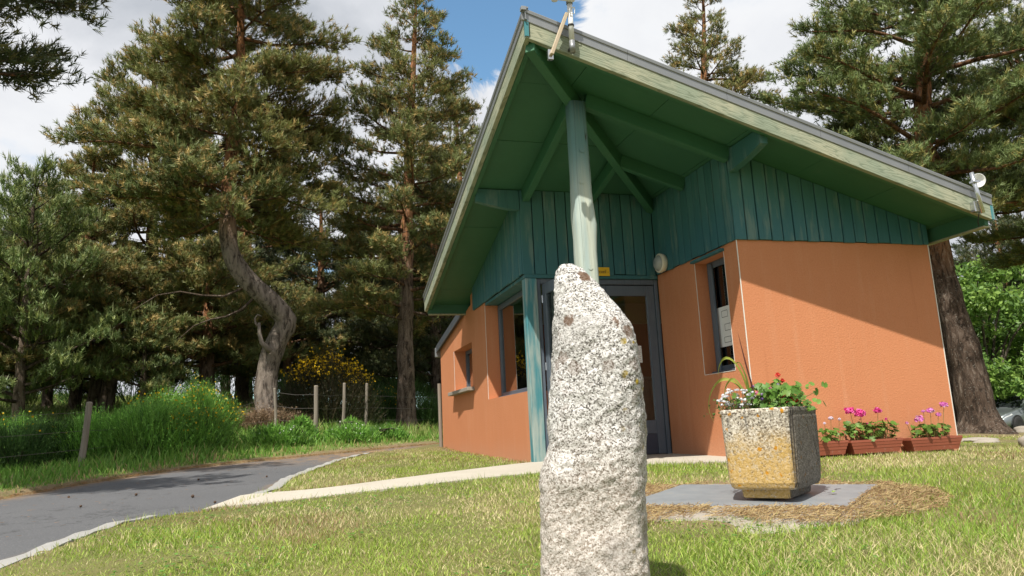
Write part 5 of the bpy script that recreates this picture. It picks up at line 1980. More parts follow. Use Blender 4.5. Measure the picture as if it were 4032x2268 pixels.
# leaning double pine at the right
t4 = [(11.51, -.16), (11.46, .95), (11.4, 2.06), (11.31, 3.02), (11.27, 3.89), (11.26, 4.95), (11.36, 5.85), (11.75, 7.7), (12.1, 9.6), (12.5, 12.2)]
t4 = [(x, 6.4 + .05 * z, z) for x, z in t4]
t4[0] = (t4[0][0], t4[0][1], base_z(t4[0][0], t4[0][1]))
_, n = pine('thick broad-crowned pine beyond the right end of the building', t4, [.40, .335, .285, .265, .26, .25, .22, .18, .12, .03], 4.6,
            [(4.4, 1.6), (5.4, 3.0), (6.8, 3.6), (8.4, 3.5), (10.0, 2.6), (12.2, .5)], nl=70, seed=71, pal='mid', orange_from=3.2, twig_k=6.5, tufts=13, tsize=.20, gapf=.03, elev=(-14, 16),
            limbs=[(5.2, 200, 3.0, -4), (6.4, 185, 3.6, 6), (7.6, 190, 3.8, 2), (4.9, -40, 2.8, -10), (4.6, -20, 2.6, 2), (5.6, 170, 3.0, 0)], extra_dead=((5.0, -35, 2.4, 2), (5.5, -30, 2.6, 6)), bark=(.085, .060, .045))
NT_ += n
t4b = [(12.74, -.2), (12.59, 1.35), (12.52, 2.6), (12.59, 4.2), (12.75, 6.2), (13.0, 9.4)]
t4b = [(x, 8.1, z) for x, z in t4b]
t4b[0] = (t4b[0][0], t4b[0][1], base_z(t4b[0][0], t4b[0][1]))
_, n = pine('thinner dark-stemmed pine directly behind the thick broad-crowned pine', t4b, [.27, .22, .19, .17, .12, .03], 5.0,
            [(4.8, 2.0), (6.5, 2.7), (8.0, 2.0), (9.4, .4)], nl=24, seed=73, pal='dark', orange_from=4.5, twig_k=5.5, tufts=11, tsize=.21, bark=(.07, .05, .04))
NT_ += n
copy_tree('thick broad-crowned pine', 17.4, 7.6, .92, 115, 'tall pine with bare orange branches beyond the parked car lane')
copy_tree('dark shaded pine', 31.2, 21.8, 1.3, 20, 'distant dark pine above the bright leafy thicket')
copy_tree('dark shaded pine', 34.6, 21.4, 1.65, 170, 'distant dark spruce-like pine at the far right')
# the pine whose branches reach in from the left and shade the road
x, y = -8.3, 2.6
z = base_z(x, y)
_, n = pine('dark overhanging pine on the road bank whose shade crosses the asphalt', [(x, y, z), (x + .1, y, z + 3), (x, y, z + 6), (x - .1, y, z + 9.4)], [.28, .23, .17, .03], 4.2,
            [(4.0, 1.8), (5.4, 2.6), (7.2, 2.4), (9.2, .5)], nl=38, seed=81, pal='dark', orange_from=4, twig_k=6.0, tufts=12, tsize=.19, limbs=[(5.2, 48, 3.3, 12), (5.6, 40, 3.2, 14), (4.7, 55, 3.2, 14), (6.2, 35, 3.3, 4), (5.4, -30, 3.0, 4), (5.0, -45, 3.0, 6)])
NT_ += n

# far trees: one crown built once per kind, then copied as individuals ----------------------
FKEY = ['tall conical pine', 'dark shaded pine', 'tall candle-tipped pine']
FAR = [(-19.5, 31, 0, .95, 'far pine at the meadow corner left of the other far pines'), (-17.0, 37, 1, 1.05, 'far dark pine behind the meadow corner'), (-4.6, 27.5, 1, .95, 'far dark pine behind the sapling and the twisted trunk'),
       (-2.7, 31.5, 0, .95, 'far paler pine behind the dark shaded pine'), (.6, 26.4, 1, .85, 'far dark pine filling the gap behind the conical pine'), (2.7, 30.0, 2, 1.05, 'far olive pine behind the rear wing chimney side'), (5.2, 26.0, 1, 1.0, 'far dark pine behind the slender pine at the roof slope'), (-12.8, 27.0, 1, .9, 'far dark pine behind the broad bushy pine'),
       (19.5, 22.5, 1, .85, 'far dark pine behind the leafy thicket'), (31.5, 24.0, 1, 1.0, 'far dark pine behind the parked car')]
FAR[5] = (2.7, 30.0, 2, 1.05, 'far olive pine behind the dark thin-stemmed pine')
FAR += [(-14.0, 34.0, 0, 1.0, 'far pine at the back of the meadow, paler than its neighbours'), (-6.0, 34.0, 1, 1.0, 'far dark pine behind the tall candle-tipped pine'), (2.0, 34.0, 2, 1.0, 'far olive pine seen beside the twisted trunk')]
for (x, y, k, sc, lab) in FAR:
    copy_tree(FKEY[k], x, y, sc * (.78, 1.2, .72)[k], x * 97, lab, 'far pines behind the meadow')


copy_tree('low spreading pine', -11.3, 15.2, 1.1, 320, 'low dense olive pine at the left end of the meadow')
copy_tree('tall candle-tipped pine', -8.5, 17.0, .66, 150, 'dense middle-sized pine just left of the tall candle-tipped pine')
copy_tree('low spreading pine', -5.0, 16.2, 1.15, 100, 'low spreading pine behind the twisted trunk on its left')
copy_tree('low spreading pine', -9.9, 14.3, 1.05, 220, 'low spreading pine beside the young bright green pine')
copy_tree('low spreading pine', -7.9, 16.6, 1.1, 75, 'low dense pine under the dense middle-sized pine')
copy_tree('dark shaded pine', -4.4, 21.5, 1.15, 80, 'dark tall pine far behind the twisted trunk')
copy_tree('dark shaded pine', .9, 19.0, 1.0, 200, 'dark pine crowding behind the conical pine')
copy_tree('dark shaded pine', 4.6, 22.5, 1.1, 300, 'dark pine showing past the rear wing roof')
copy_tree('low spreading pine', -3.0, 19.2, .95, 10, 'low dense pine in the gap right of the twisted trunk')
copy_tree('low spreading pine', -12.8, 19.0, 1.2, 130, 'low dense pine at the far meadow corner')

# ------------------------------------------------------------------ leafy trees
def leaf_templates(k=5, leaves=5, seed=3):
    r = np.random.RandomState(seed)
    out = []
    for _ in range(k):
        vs = []
        for j in range(leaves):
            c = r.normal(0, .42, 3)
            n_ = r.normal(0, 1, 3) + np.array([0, 0, .8])
            n_ /= np.linalg.norm(n_)
            u = np.cross(n_, r.normal(0, 1, 3))
            u /= np.linalg.norm(u)
            w = np.cross(n_, u)
            a, b = .40, .24
            vs += [c - u * a, c + w * b, c + u * a * 1.1, c - u * a, c + u * a * 1.1, c - w * b]
        out.append(vs)
    return np.array(out)


LTPL = leaf_templates()


def leafy(label, x, y, hgt, rx, seed, col=((.150, .270, .050), (.240, .370, .080), (.100, .190, .042)), n=5200, size=.19, group='leafy trees behind the yard', low=.10):
    rs = np.random.RandomState(seed)
    z = base_z(x, y)
    root = thing('leafy_tree', label, 'tree', (x, y, z), 0, group)
    paths = []
    tips = []
    for k in range(16):
        a = rs.rand() * 6.28
        top = np.array([math.cos(a) * rx * rs.uniform(.2, .85), math.sin(a) * rx * rs.uniform(.2, .85), hgt * rs.uniform(.45, .95)])
        s = np.linspace(0, 1, 6)
        st_ = np.array([rs.uniform(-.25, .25), rs.uniform(-.25, .25), 0])
        pts = st_ + (top - st_) * s[:, None] + np.array([0, 0, 1]) * (.15 * hgt * np.sin(s * math.pi))[:, None]
        paths.append((pts, (.07 * (1 - .8 * s)) * hgt / 5))
        tips.append(top)
    V, Q = tube_np(paths, 6)
    fast_mesh('trunk', V, Q, M['bark'], root, col=np.array([.10, .085, .065]), smooth=True)
    # leaf clumps: many lobes on an uneven dome
    nc = 70
    cl = []
    for k in range(nc):
        a = rs.rand() * 6.28
        u = rs.rand() ** .6
        zz_ = rs.uniform(low, 1.0)
        rad = rx * math.sqrt(max(.05, 1 - (zz_ - .35) ** 2 / .5)) * u * rs.uniform(.8, 1.1)
        cl.append((math.cos(a) * rad, math.sin(a) * rad, zz_ * hgt))
    cl = np.array(cl)
    ci = rs.randint(0, nc, n)
    sg_ = rx * .17
    d = rs.normal(0, 1, (n, 3))
    d /= np.linalg.norm(d, axis=1)[:, None]
    pos = cl[ci] + d * (sg_ * rs.uniform(.5, 1.25, n) ** .5)[:, None] * np.array([1.1, 1.1, .75])
    pos[:, 2] = np.maximum(pos[:, 2], .05)
    NV = place(LTPL, pos, d + np.array([0, 0, .7]), size * rs.uniform(.7, 1.3, n), rs)
    m = NV.shape[1]
    c1, c2, c3 = [np.array(c) for c in col]
    w = rs.rand(n, 1)
    cc = np.where(w > .6, c2, np.where(w > .25, c1, c3)) * rs.uniform(.8, 1.2, (n, 1))
    fast_mesh('crown', NV.reshape(-1, 3), np.arange(n * m).reshape(-1, 3), M['leaf'], root, col=np.repeat(cc, m, axis=0))
    return root


leafy('bright green leafy tree right behind the thick broad-crowned pine', 24.7, 18.2, 6.6, 3.3, 5, n=4200, size=.24)
leafy('tall bright green leafy tree behind the parked car', 29.4, 18.2, 7.4, 3.4, 6, n=4200, size=.24)
leafy('darker green leafy thicket between the two pine trunks and the building', 24.3, 20.8, 6.4, 3.0, 7, col=((.075, .150, .032), (.125, .215, .048), (.055, .115, .028)), n=2600, size=.24)
leafy('leafy shrub at the far end of the yard past the car', 31.6, 15.3, 5.0, 3.0, 8, n=2200, size=.24)

# ------------------------------------------------------------------ grass
def blades(name, x, y, z, h, w, col, rs, bent=True, lean=.45, material=None, parent=None):
    n = len(x)
    az = rs.rand(n) * 2 * math.pi
    d = np.stack([np.cos(az), np.sin(az)], 1)
    pa = rs.rand(n) * 2 * math.pi
    s = np.stack([np.cos(pa), np.sin(pa)], 1) * (w / 2)[:, None]
    ln = h * lean * rs.uniform(.2, 1.5, n)
    b = np.stack([x, y, z], 1)
    tip = b + np.stack([d[:, 0] * ln, d[:, 1] * ln, h], 1)
    S = np.concatenate([s, np.zeros((n, 1))], 1)
    if bent:
        mid = b + np.stack([d[:, 0] * ln * .32, d[:, 1] * ln * .32, h * .58], 1)
        V = np.stack([b - S, b + S, mid - S * .8, mid + S * .8, tip], 1)
        base = (np.arange(n) * 5)[:, None]
        T = np.concatenate([base + np.array([0, 1, 3]), base + np.array([0, 3, 2]), base + np.array([2, 3, 4])], 0)
        k = 5
    else:
        V = np.stack([b - S, b + S, tip], 1)
        T = np.arange(n * 3).reshape(-1, 3)
        k = 3
    cv = np.repeat(col, k, axis=0)
    return V.reshape(-1, 3), T, cv


def merge(parts):
    V, T, Cc, o = [], [], [], 0
    for v, t, c in parts:
        V.append(v)
        T.append(t + o)
        Cc.append(c)
        o += len(v)
    return np.vstack(V), np.vstack(T), np.vstack(Cc)


def polar(n, d0, d1, p, a0, a1, rs):
    """scatter round the camera foot, density ~ d^-p"""
    e = 2 - p
    u = rs.rand(n)
    d = (d0 ** e + (d1 ** e - d0 ** e) * u) ** (1 / e)
    a = YAW + np.radians(rs.uniform(a0, a1, n))
    return CAM[0] + np.sin(a) * d, CAM[1] + np.cos(a) * d, d


rs = np.random.RandomState(77)
LEFT_POLY = [tuple(p) for p in rL] + [(900, 60), (900, 900), (-900, 900), (-900, -900), (-30, -40)]


def lawn_ok(x, y, surround=.86):
    bad = in_poly(x, y, ROAD_POLY) | in_poly(x, y, PATH_POLY) | in_poly(x, y, BLD_POLY) | in_poly(x, y, LEFT_POLY)
    bad |= (dist_line(x, y, rR) < .12) & (y < 6.3)
    k = np.hypot(x - ctr.x, y - ctr.y) + (vnoise(x, y, 3.0, 21) - .5) * .35
    bad |= k < surround
    bad |= (x > 2.0) & (x < 4.1) & (y > -.2) & (y < 0)
    # inside the stone
    bad |= np.hypot(x + 1.665, y + 4.19) < .13
    return ~bad


def lawn_col(x, y, n, rs):
    p = vnoise(x, y, .9, 31) * .6 + vnoise(x, y, 2.7, 32) * .4
    p2 = vnoise(x, y, 1.6, 33)
    g1, g2, st_, br = np.array([.240, .360, .050]), np.array([.380, .470, .092]), np.array([.62, .54, .30]), np.array([.36, .25, .13])
    w = rs.rand(n)
    c = np.where((w < .5)[:, None], g1, g2)
    dry = np.clip((p - .34) * 2.3, .10, .68)
    c = np.where((rs.rand(n) < dry)[:, None], st_, c)
    c = np.where((rs.rand(n) < np.clip((p2 - .62) * 2.2, 0, .5))[:, None], br, c)
    return c * rs.uniform(.75, 1.2, (n, 1))


parts = []
# near field, bent blades
x, y, d = polar(125000, 1.5, 4.6, 1.35, -47, 47, rs)
ok = lawn_ok(x, y)
x, y, d = x[ok], y[ok], d[ok]
n = len(x)
hh = (.017 + .026 * vnoise(x, y, 1.3, 41)) * rs.uniform(.6, 1.35, n)
parts.append(blades('', x, y, hz(x, y) - .004, hh, rs.uniform(.0028, .0048, n), lawn_col(x, y, n, rs), rs, True, 1.0))
# further field, straight blades
x, y, d = polar(200000, 4.6, 17, 1.55, -44, 44, rs)
ok = lawn_ok(x, y) & (y < 7.0 + .6 * x.clip(0, 20))
x, y, d = x[ok], y[ok], d[ok]
n = len(x)
hh = (.018 + .026 * vnoise(x, y, 1.3, 41)) * rs.uniform(.6, 1.35, n)
parts.append(blades('', x, y, hz(x, y) - .004, hh, .0042 + .0011 * d / 2, lawn_col(x, y, n, rs), rs, False, .7))
# taller clumps missed by the mower
for (cx, cy, r, m, hh0) in [(-1.25, -4.55, .5, 900, .11), (-.75, -4.1, .55, 900, .10), (.2, -3.85, .6, 1000, .10), (.75, -3.55, .5, 700, .09), (-1.95, -4.35, .25, 420, .12), (-1.05, -2.35, .16, 260, .14), (-2.3, -4.4, .5, 500, .09), (1.25, -3.3, .6, 600, .08), (1.6, -4.2, .7, 900, .09), (-3.0, -4.1, .5, 350, .08)]:
    x = cx + rs.normal(0, r / 2, m)
    y = cy + rs.normal(0, r / 2, m)
    ok = lawn_ok(x, y, .80)
    x, y = x[ok], y[ok]
    n = len(x)
    cl = np.array([.22, .34, .055]) * rs.uniform(.75, 1.35, (n, 1))
    cl = np.where((rs.rand(n) < .12)[:, None], np.array([.42, .38, .2]), cl)
    parts.append(blades('', x, y, hz(x, y) - .004, hh0 * .62 * rs.uniform(.45, 1.2, n), rs.uniform(.003, .005, n), cl, rs, True, .6))
# ragged tufts along path and kerb edges
for pl_, off in ((PATH_D[:-2], -.03), (PATH_U, .03), (ROAD_R[3:13], .15)):
    q = resample(pl_, .012)
    tg = np.gradient(q, axis=0)
    tg /= np.linalg.norm(tg, axis=1)[:, None]
    nn = np.stack([-tg[:, 1], tg[:, 0]], 1)
    sgn = -1 if pl_ is not PATH_U else 1
    q = q + sgn * nn * (abs(off) + rs.rand(len(q), 1) * .05)
    q = q[rs.rand(len(q)) < .75]
    ok = lawn_ok(q[:, 0], q[:, 1]) | (pl_ is not ROAD_R)
    ok &= ~in_poly(q[:, 0], q[:, 1], ROAD_POLY)
    q = q[ok]
    n = len(q)
    parts.append(blades('', q[:, 0], q[:, 1], hz(q[:, 0], q[:, 1]), rs.uniform(.03, .075, n), rs.uniform(.004, .007, n), lawn_col(q[:, 0], q[:, 1], n, rs), rs, False, .6))
x, y, d = polar(5200, 1.6, 7.0, 1.2, -46, 46, rs)
ok = lawn_ok(x, y) & (vnoise(x, y, 1.9, 91) > .56)
x, y = x[ok], y[ok]
n = len(x)
e1 = rs.rand(n) * 6.28
rr_ = rs.uniform(.006, .014, n)
wc = np.stack([x, y, hz(x, y) + rs.uniform(.012, .03, n)], 1)
ww = []
for k in range(5):
    an = e1 + k * 2 * math.pi / 5
    ww.append(wc + np.stack([np.cos(an) * rr_, np.sin(an) * rr_, rs.normal(0, .003, n)], 1))
Vw = np.stack(ww, 1).reshape(-1, 3)
bw = (np.arange(n) * 5)[:, None]
Tw = np.concatenate([bw + np.array([0, 1, 2]), bw + np.array([0, 2, 3]), bw + np.array([0, 3, 4])], 0)
parts.append((Vw, Tw, np.repeat(np.array([[.12, .24, .045]]) * rs.uniform(.7, 1.35, (n, 1)), 5, axis=0)))
V, T, cc = merge(parts)
stuff(fast_mesh('lawn_grass', V, T, M['grass'], col=cc), 'short mown green and straw coloured lawn grass before the building', 'grass')

# dry cut grass lying on the surround
n = 15000
a = rs.rand(n) * 6.28
r = .5 + .52 * rs.rand(n) ** .9
x, y = ctr.x + np.cos(a) * r * 1.05, ctr.y + np.sin(a) * r
inside = in_poly(x, y, [(c.x, c.y) for c in corners])
front = np.clip(.55 + .5 * np.cos(a + .9), .1, 1)
keep = ~inside & (vnoise(x, y, 3.2, 71) * .7 + vnoise(x, y, 9, 72) * .3 + front * .45 - (r - .8) * .8 > .56 + .12 * rs.rand(n))
x, y = x[keep], y[keep]
n = len(x)
az = rs.normal(0, .5, n) + .25 + (rs.rand(n) < .35) * rs.uniform(0, 3.1, n)
ln = rs.uniform(.02, .075, n)
zc = hz(x, y) + .026 + rs.rand(n) * .018
c0 = np.stack([x, y, zc], 1)
dv = np.stack([np.cos(az) * ln / 2, np.sin(az) * ln / 2, rs.normal(0, .008, n)], 1)
pv = np.stack([-np.sin(az) * .0012, np.cos(az) * .0012, np.full(n, .0010)], 1)
Vd = np.stack([c0 - dv - pv, c0 - dv + pv, c0 + dv + pv, c0 + dv - pv], 1).reshape(-1, 3)
bq = (np.arange(n) * 4)[:, None]
Td = np.concatenate([bq + np.array([0, 1, 2]), bq + np.array([0, 2, 3])], 0)
cd = np.where(rs.rand(n, 1) < .6, np.array([.44, .33, .16]), np.array([.27, .165, .08])) * rs.uniform(.7, 1.2, (n, 1))
stuff(fast_mesh('dry_grass', Vd, Td, M['grass'], col=np.repeat(cd, 4, axis=0)), 'straw coloured cut grass lying round the steel cover plate', 'dry grass')

# verge and bank grass
parts = []
x, y, d = polar(72000, 6.5, 26, 1.7, -46, 12, rs)
dl = dist_line(x, y, rL)
ok = in_poly(x, y, LEFT_POLY) & (dl > .05)
x, y, d, dl = x[ok], y[ok], d[ok], dl[ok]
n = len(x)
grow = np.clip((dl - .2) / 1.3, .0, 1)
pn = vnoise(x, y, .8, 51)
hh = (.055 + .20 * grow * (.4 + pn)) * rs.uniform(.5, 1.25, n)
cg = np.where(rs.rand(n, 1) < .55, np.array([.135, .290, .042]), np.array([.230, .380, .075]))
cg = np.where((rs.rand(n) < np.clip(.35 - grow * .5, .06, .4))[:, None], np.array([.40, .33, .15]), cg) * rs.uniform(.7, 1.25, (n, 1))
shd = in_poly(x, y, [(-3.4, 9.0), (3.5, 9.4), (5, 14), (-2, 14)])
parts.append(blades('', x, y, hz(x, y) - .01, hh, .007 + .0009 * d, cg, rs, True, .5))
x, y, d = polar(46000, 17, 60, 1.6, -46, 8, rs)
ok = in_poly(x, y, LEFT_POLY)
x, y, d = x[ok], y[ok], d[ok]
n = len(x)
cg = np.where(rs.rand(n, 1) < .5, np.array([.18, .27, .055]), np.array([.34, .37, .13])) * rs.uniform(.7, 1.25, (n, 1))
parts.append(blades('', x, y, hz(x, y) - .01, (.18 + .25 * vnoise(x, y, .4, 61)) * rs.uniform(.5, 1.2, n), .012 + .0012 * d, cg, rs, False, .5))
V, T, cc = merge(parts)
stuff(fast_mesh('verge_grass', V, T, M['grass'], col=cc), 'lush tall grass on the bank across the road', 'grass')

# orange needle litter along the road's far edge
q = resample(ROAD_L[3:11], .01)
nq = len(q)
q = np.vstack([np.repeat(q, 4, axis=0) + rs.normal(0, 1, (nq * 4, 2)) * np.array([.10, .07]), q[::3] + rs.uniform(-1, 1, (len(q[::3]), 2)) * np.array([1.3, .9]) + np.array([.9, -.9])])
q = q[in_poly(q[:, 0], q[:, 1], ROAD_POLY) | (dist_line(q[:, 0], q[:, 1], rL) < .2)]
n = len(q)
az = rs.rand(n) * 3.14
ln = rs.uniform(.03, .07, n)
c0 = np.stack([q[:, 0], q[:, 1], hz(q[:, 0], q[:, 1]) - .026 + rs.rand(n) * .010], 1)
dv = np.stack([np.cos(az) * ln / 2, np.sin(az) * ln / 2, np.zeros(n)], 1)
pv = np.stack([-np.sin(az) * .003, np.cos(az) * .003, np.full(n, .001)], 1)
Vd = np.stack([c0 - dv - pv, c0 - dv + pv, c0 + dv], 1).reshape(-1, 3)
stuff(fast_mesh('pine_litter', Vd, np.arange(n * 3).reshape(-1, 3), M['grass'], col=np.repeat(np.array([[.30, .155, .06]]) * rs.uniform(.6, 1.3, (n, 1)), 3, axis=0)), 'orange brown pine needle litter along the far road edge', 'pine needles')


# ------------------------------------------------------------------ broom and other bushes
def bush(name, label, cat, x, y, lobes, seed, cols, n=6000, spr=(.20, .42), wd=.011, flowers=0, fcol=(.70, .43, .012), fsize=.035, fz=(.55, 1.05), group='bushes on the road bank', updir=1.0, fbias=None):
    """lobes: [(dx, dy, rx, ry, h)]"""
    rs = np.random.RandomState(seed)
    z0 = h1(x, y) - .03
    root = thing(name, label, cat, (x, y, z0), 0, group)
    wgt = np.array([l[2] * l[3] * l[4] for l in lobes])
    li = rs.choice(len(lobes), n, p=wgt / wgt.sum())
    Lb = np.array(lobes)[li]
    a = rs.rand(n) * 6.28
    u = np.sqrt(rs.rand(n))
    hz_ = rs.rand(n) ** .75
    dome = np.sqrt(np.clip(1 - hz_ ** 2 * .85, .1, 1))
    lx, ly = np.cos(a) * u * dome, np.sin(a) * u * dome
    px = Lb[:, 0] + lx * Lb[:, 2]
    py = Lb[:, 1] + ly * Lb[:, 3]
    pz_ = hz_ * Lb[:, 4] * (1 - .25 * u ** 2) * .86
    gz = hz(x + px, y + py) - z0
    pos = np.stack([px, py, pz_ + np.maximum(gz, 0) * .9], 1)
    d = np.stack([lx * .8, ly * .8, np.full(n, updir)], 1) + rs.normal(0, .28, (n, 3))
    d /= np.linalg.norm(d, axis=1)[:, None]
    ln = rs.uniform(spr[0] * .5, spr[1], n)
    s = np.cross(d, rs.normal(0, 1, (n, 3)))
    s /= np.linalg.norm(s, axis=1)[:, None]
    s *= (wd / 2 * rs.uniform(.7, 1.4, n))[:, None]
    tip = pos + d * ln[:, None]
    V = np.stack([pos - s, pos + s, tip], 1).reshape(-1, 3)
    cidx = rs.randint(0, len(cols), n)
    cc = np.array(cols)[cidx] * rs.uniform(.7, 1.3, (n, 1)) * (.55 + .9 * vnoise(px + pz_ * .6, py + pz_ * .4, 2.6, seed))[:, None]
    T = np.arange(n * 3).reshape(-1, 3)
    # small leaves along the sprigs
    m = n
    lp0 = pos + d * (ln * rs.uniform(.1, .95, n))[:, None] + rs.normal(0, .012, (n, 3))
    e1 = rs.normal(0, 1, (m, 3))
    e1 /= np.linalg.norm(e1, axis=1)[:, None]
    e2 = np.cross(e1, rs.normal(0, 1, (m, 3)))
    e2 /= np.linalg.norm(e2, axis=1)[:, None]
    q = .028 * rs.uniform(.6, 1.4, (m, 1))
    V2 = np.stack([lp0 - e1 * q, lp0 + e2 * q * .5, lp0 + e1 * q], 1).reshape(-1, 3)
    fast_mesh('foliage', np.vstack([V, V2]), np.vstack([T, T + n * 3]), M['leaf'], root, col=np.vstack([np.repeat(cc, 3, axis=0), np.repeat(cc * 1.1, 3, axis=0)]))
    paths = []
    for k in range(26):
        l = lobes[rs.randint(len(lobes))]
        a_ = rs.rand() * 6.28
        e = np.array([l[0] + math.cos(a_) * l[2] * .55, l[1] + math.sin(a_) * l[3] * .55, l[4] * .75])
        b = np.array([l[0] * .6, l[1] * .6, 0])
        s_ = np.linspace(0, 1, 5)
        paths.append((b + (e - b) * s_[:, None] + np.array([0, 0, .15]) * np.sin(s_ * 3.1)[:, None], .016 * (1 - .7 * s_)))
    Vt, Qt = tube_np(paths, 4)
    fast_mesh('stems', Vt, Qt, M['bark'], root, col=np.array([.09, .10, .05]), smooth=True)
    if flowers:
        sel = np.where((hz_ > fz[0]) & (hz_ < fz[1]))[0]
        if fbias is not None:
            sel = np.array([k for k in sel if fbias(px[k], py[k], pz_[k])])
        k = rs.choice(sel, flowers)
        fp = pos[k] + d[k] * (ln[k] * rs.uniform(.2, 1.0, flowers))[:, None] + rs.normal(0, .02, (flowers, 3))
        e1 = rs.normal(0, 1, (flowers, 3))
        e1 /= np.linalg.norm(e1, axis=1)[:, None]
        e2 = np.cross(e1, rs.normal(0, 1, (flowers, 3)))
        e2 /= np.linalg.norm(e2, axis=1)[:, None]
        q = fsize / 2 * rs.uniform(.7, 1.3, (flowers, 1))
        V3 = np.stack([fp - e1 * q, fp + e2 * q, fp + e1 * q, fp - e2 * q], 1).reshape(-1, 3)
        b4 = (np.arange(flowers) * 4)[:, None]
        T3 = np.concatenate([b4 + np.array([0, 1, 2]), b4 + np.array([0, 2, 3])], 0)
        stuff(fast_mesh('flowers', V3, T3, M['petal'], root, col=np.repeat(np.array([fcol]) * rs.uniform(.8, 1.15, (flowers, 1)), 4, axis=0)))
    return root


GR = ((.140, .300, .046), (.210, .400, .072), (.090, .200, .040))
GD = ((.060, .130, .032), (.100, .190, .045), (.045, .095, .026))
bush('broom_bush', 'large bright green broom bush with scattered yellow flowers by the road edge', 'bush', -5.0, 7.3, [(0, 0, .95, .7, .95), (-.75, .1, .7, .6, .85), (.75, .2, .7, .6, .8), (.1, .8, .8, .6, 1.15), (.7, .9, .5, .5, 1.2), (-1.2, .3, .5, .5, .7)], 5, GR, n=12000, flowers=420, fbias=lambda a, b, c: a > .35 or c > .75)
bush('broom_bush', 'dark green broom clump behind the leaning fence post', 'bush', -6.75, 6.9, [(0, 0, .7, .6, .75), (-.9, -.1, .8, .6, .7), (.3, .5, .6, .5, .8), (-1.6, .3, .7, .6, .8)], 6, GD, n=7500, flowers=70)
bush('broom_bush', 'sunlit pale green broom clump with a few yellow flowers at the meadow edge', 'bush', -7.6, 9.3, [(0, 0, 1.1, .7, .7), (1.2, .3, .6, .5, .6), (-1.3, .2, .8, .6, .7)], 7, GR, n=6000, flowers=160)
bush('broom_bush', 'tall broom sprays heavy with yellow flowers before the twisted pine', 'bush', -4.35, 8.9, [(0, 0, .5, .4, 1.25), (.35, .2, .4, .4, .9)], 8, GR, n=3200, flowers=420, fz=(.3, 1.05))
bush('broom_bush', 'arching old broom with a crown of yellow flowers right of the twisted pine', 'bush', -1.85, 11.9, [(0, 0, 1.15, .7, 1.9), (-.6, .1, .6, .5, 1.6), (.6, .0, .6, .5, 1.6)], 9, ((.06, .055, .03), (.085, .07, .038), (.045, .06, .024)), n=7000, spr=(.25, .5), flowers=1500, fcol=(.86, .56, .015), fz=(.80, 1.05), fsize=.05)
bush('broom_bush', 'small broom with pale yellow flowers beside the conical pine trunk', 'bush', -.35, 13.6, [(0, 0, .7, .5, 1.0)], 10, GD, n=2400, flowers=160, fz=(.5, 1.05))
bush('low_shrub', 'dark undergrowth shrub at the foot of the conical pine', 'bush', .95, 13.2, [(0, 0, .9, .7, .8), (.9, .3, .7, .6, .7)], 12, GD, n=4200)
bush('low_shrub', 'brushwood thicket behind the fence between the two big pines', 'bush', -1.2, 14.6, [(0, 0, 1.5, .8, 1.5), (1.6, .5, 1.2, .8, 1.3), (-1.6, .6, 1.0, .7, 1.3)], 13, GD, n=8000)
bush('low_shrub', 'dense dark hedge-like thicket at the end of the meadow', 'bush', -8.5, 24.0, [(0, 0, 2.6, 1, 2.2), (3.5, .3, 2.2, 1, 2.2), (-3.5, .5, 2.4, 1, 2.4), (6.5, .8, 2.0, 1, 2.6)], 14, GD, n=9000, wd=.03, spr=(.25, .5))
bush('low_shrub', 'tall dark thicket filling the wood behind the conical pine', 'bush', 2.2, 21.5, [(0, 0, 2.6, 1, 2.8), (3.4, .3, 2.4, 1, 2.6), (-3.2, .5, 2.2, 1, 2.6)], 18, GD, n=7000, wd=.03, spr=(.25, .5))
bush('dry_brush', 'dry brown brushwood heap round the base of the twisted pine', 'brushwood', -3.2, 10.55, [(0, 0, .7, .45, .5), (.45, -.1, .5, .4, .35), (-.3, -.1, .5, .4, .4)], 15, ((.24, .165, .10), (.32, .23, .145), (.16, .10, .06)), n=2200, spr=(.15, .4), wd=.008, updir=.25)
bush('leafy_weed', 'nettle-like leafy weeds standing below the fence posts', 'weeds', -2.5, 8.7, [(0, 0, .35, .25, .55), (1.0, .5, .3, .25, .5)], 16, GR, n=1500, spr=(.06, .14), wd=.03)
bush('leafy_weed', 'knee-high leafy weeds with tiny white flowers along the verge bend', 'weeds', -1.55, 8.75, [(0, 0, .6, .3, .35), (-1.4, -.7, .7, .3, .4), (.8, .8, .5, .3, .3)], 17, GR, n=2600, spr=(.08, .2), wd=.02, flowers=110, fcol=(.72, .72, .66), fsize=.03, fz=(.6, 1.1))


# ------------------------------------------------------------------ pot plants
def leaf_disc(n_lobes=7, r=1.0, cup=.18):
    vs, fs = [(0, 0, 0)], []
    m = n_lobes * 2
    for k in range(m):
        a = 2 * math.pi * k / m
        rr = r * (1.0 if k % 2 == 0 else .80)
        if k == m // 2:
            rr *= .35
        vs.append((math.cos(a) * rr, math.sin(a) * rr, cup * r * (1 if k % 2 else .7)))
    fs = [(0, 1 + k, 1 + (k + 1) % m) for k in range(m)]
    return np.array(vs), np.array(fs)


LV, LF = leaf_disc()


def disc_leaves(pos, nrm, size, cols, rs):
    n = len(pos)
    x, y, z = frames(nrm)
    th = rs.rand(n) * 6.28
    c, s = np.cos(th)[:, None], np.sin(th)[:, None]
    x, y = x * c + y * s, -x * s + y * c
    V = pos[:, None] + (LV[None, :, 0:1] * x[:, None] + LV[None, :, 1:2] * y[:, None] + LV[None, :, 2:3] * z[:, None]) * size[:, None, None]
    m = len(LV)
    T = (LF[None] + (np.arange(n) * m)[:, None, None]).reshape(-1, 3)
    return V.reshape(-1, 3), T, np.repeat(cols, m, axis=0)


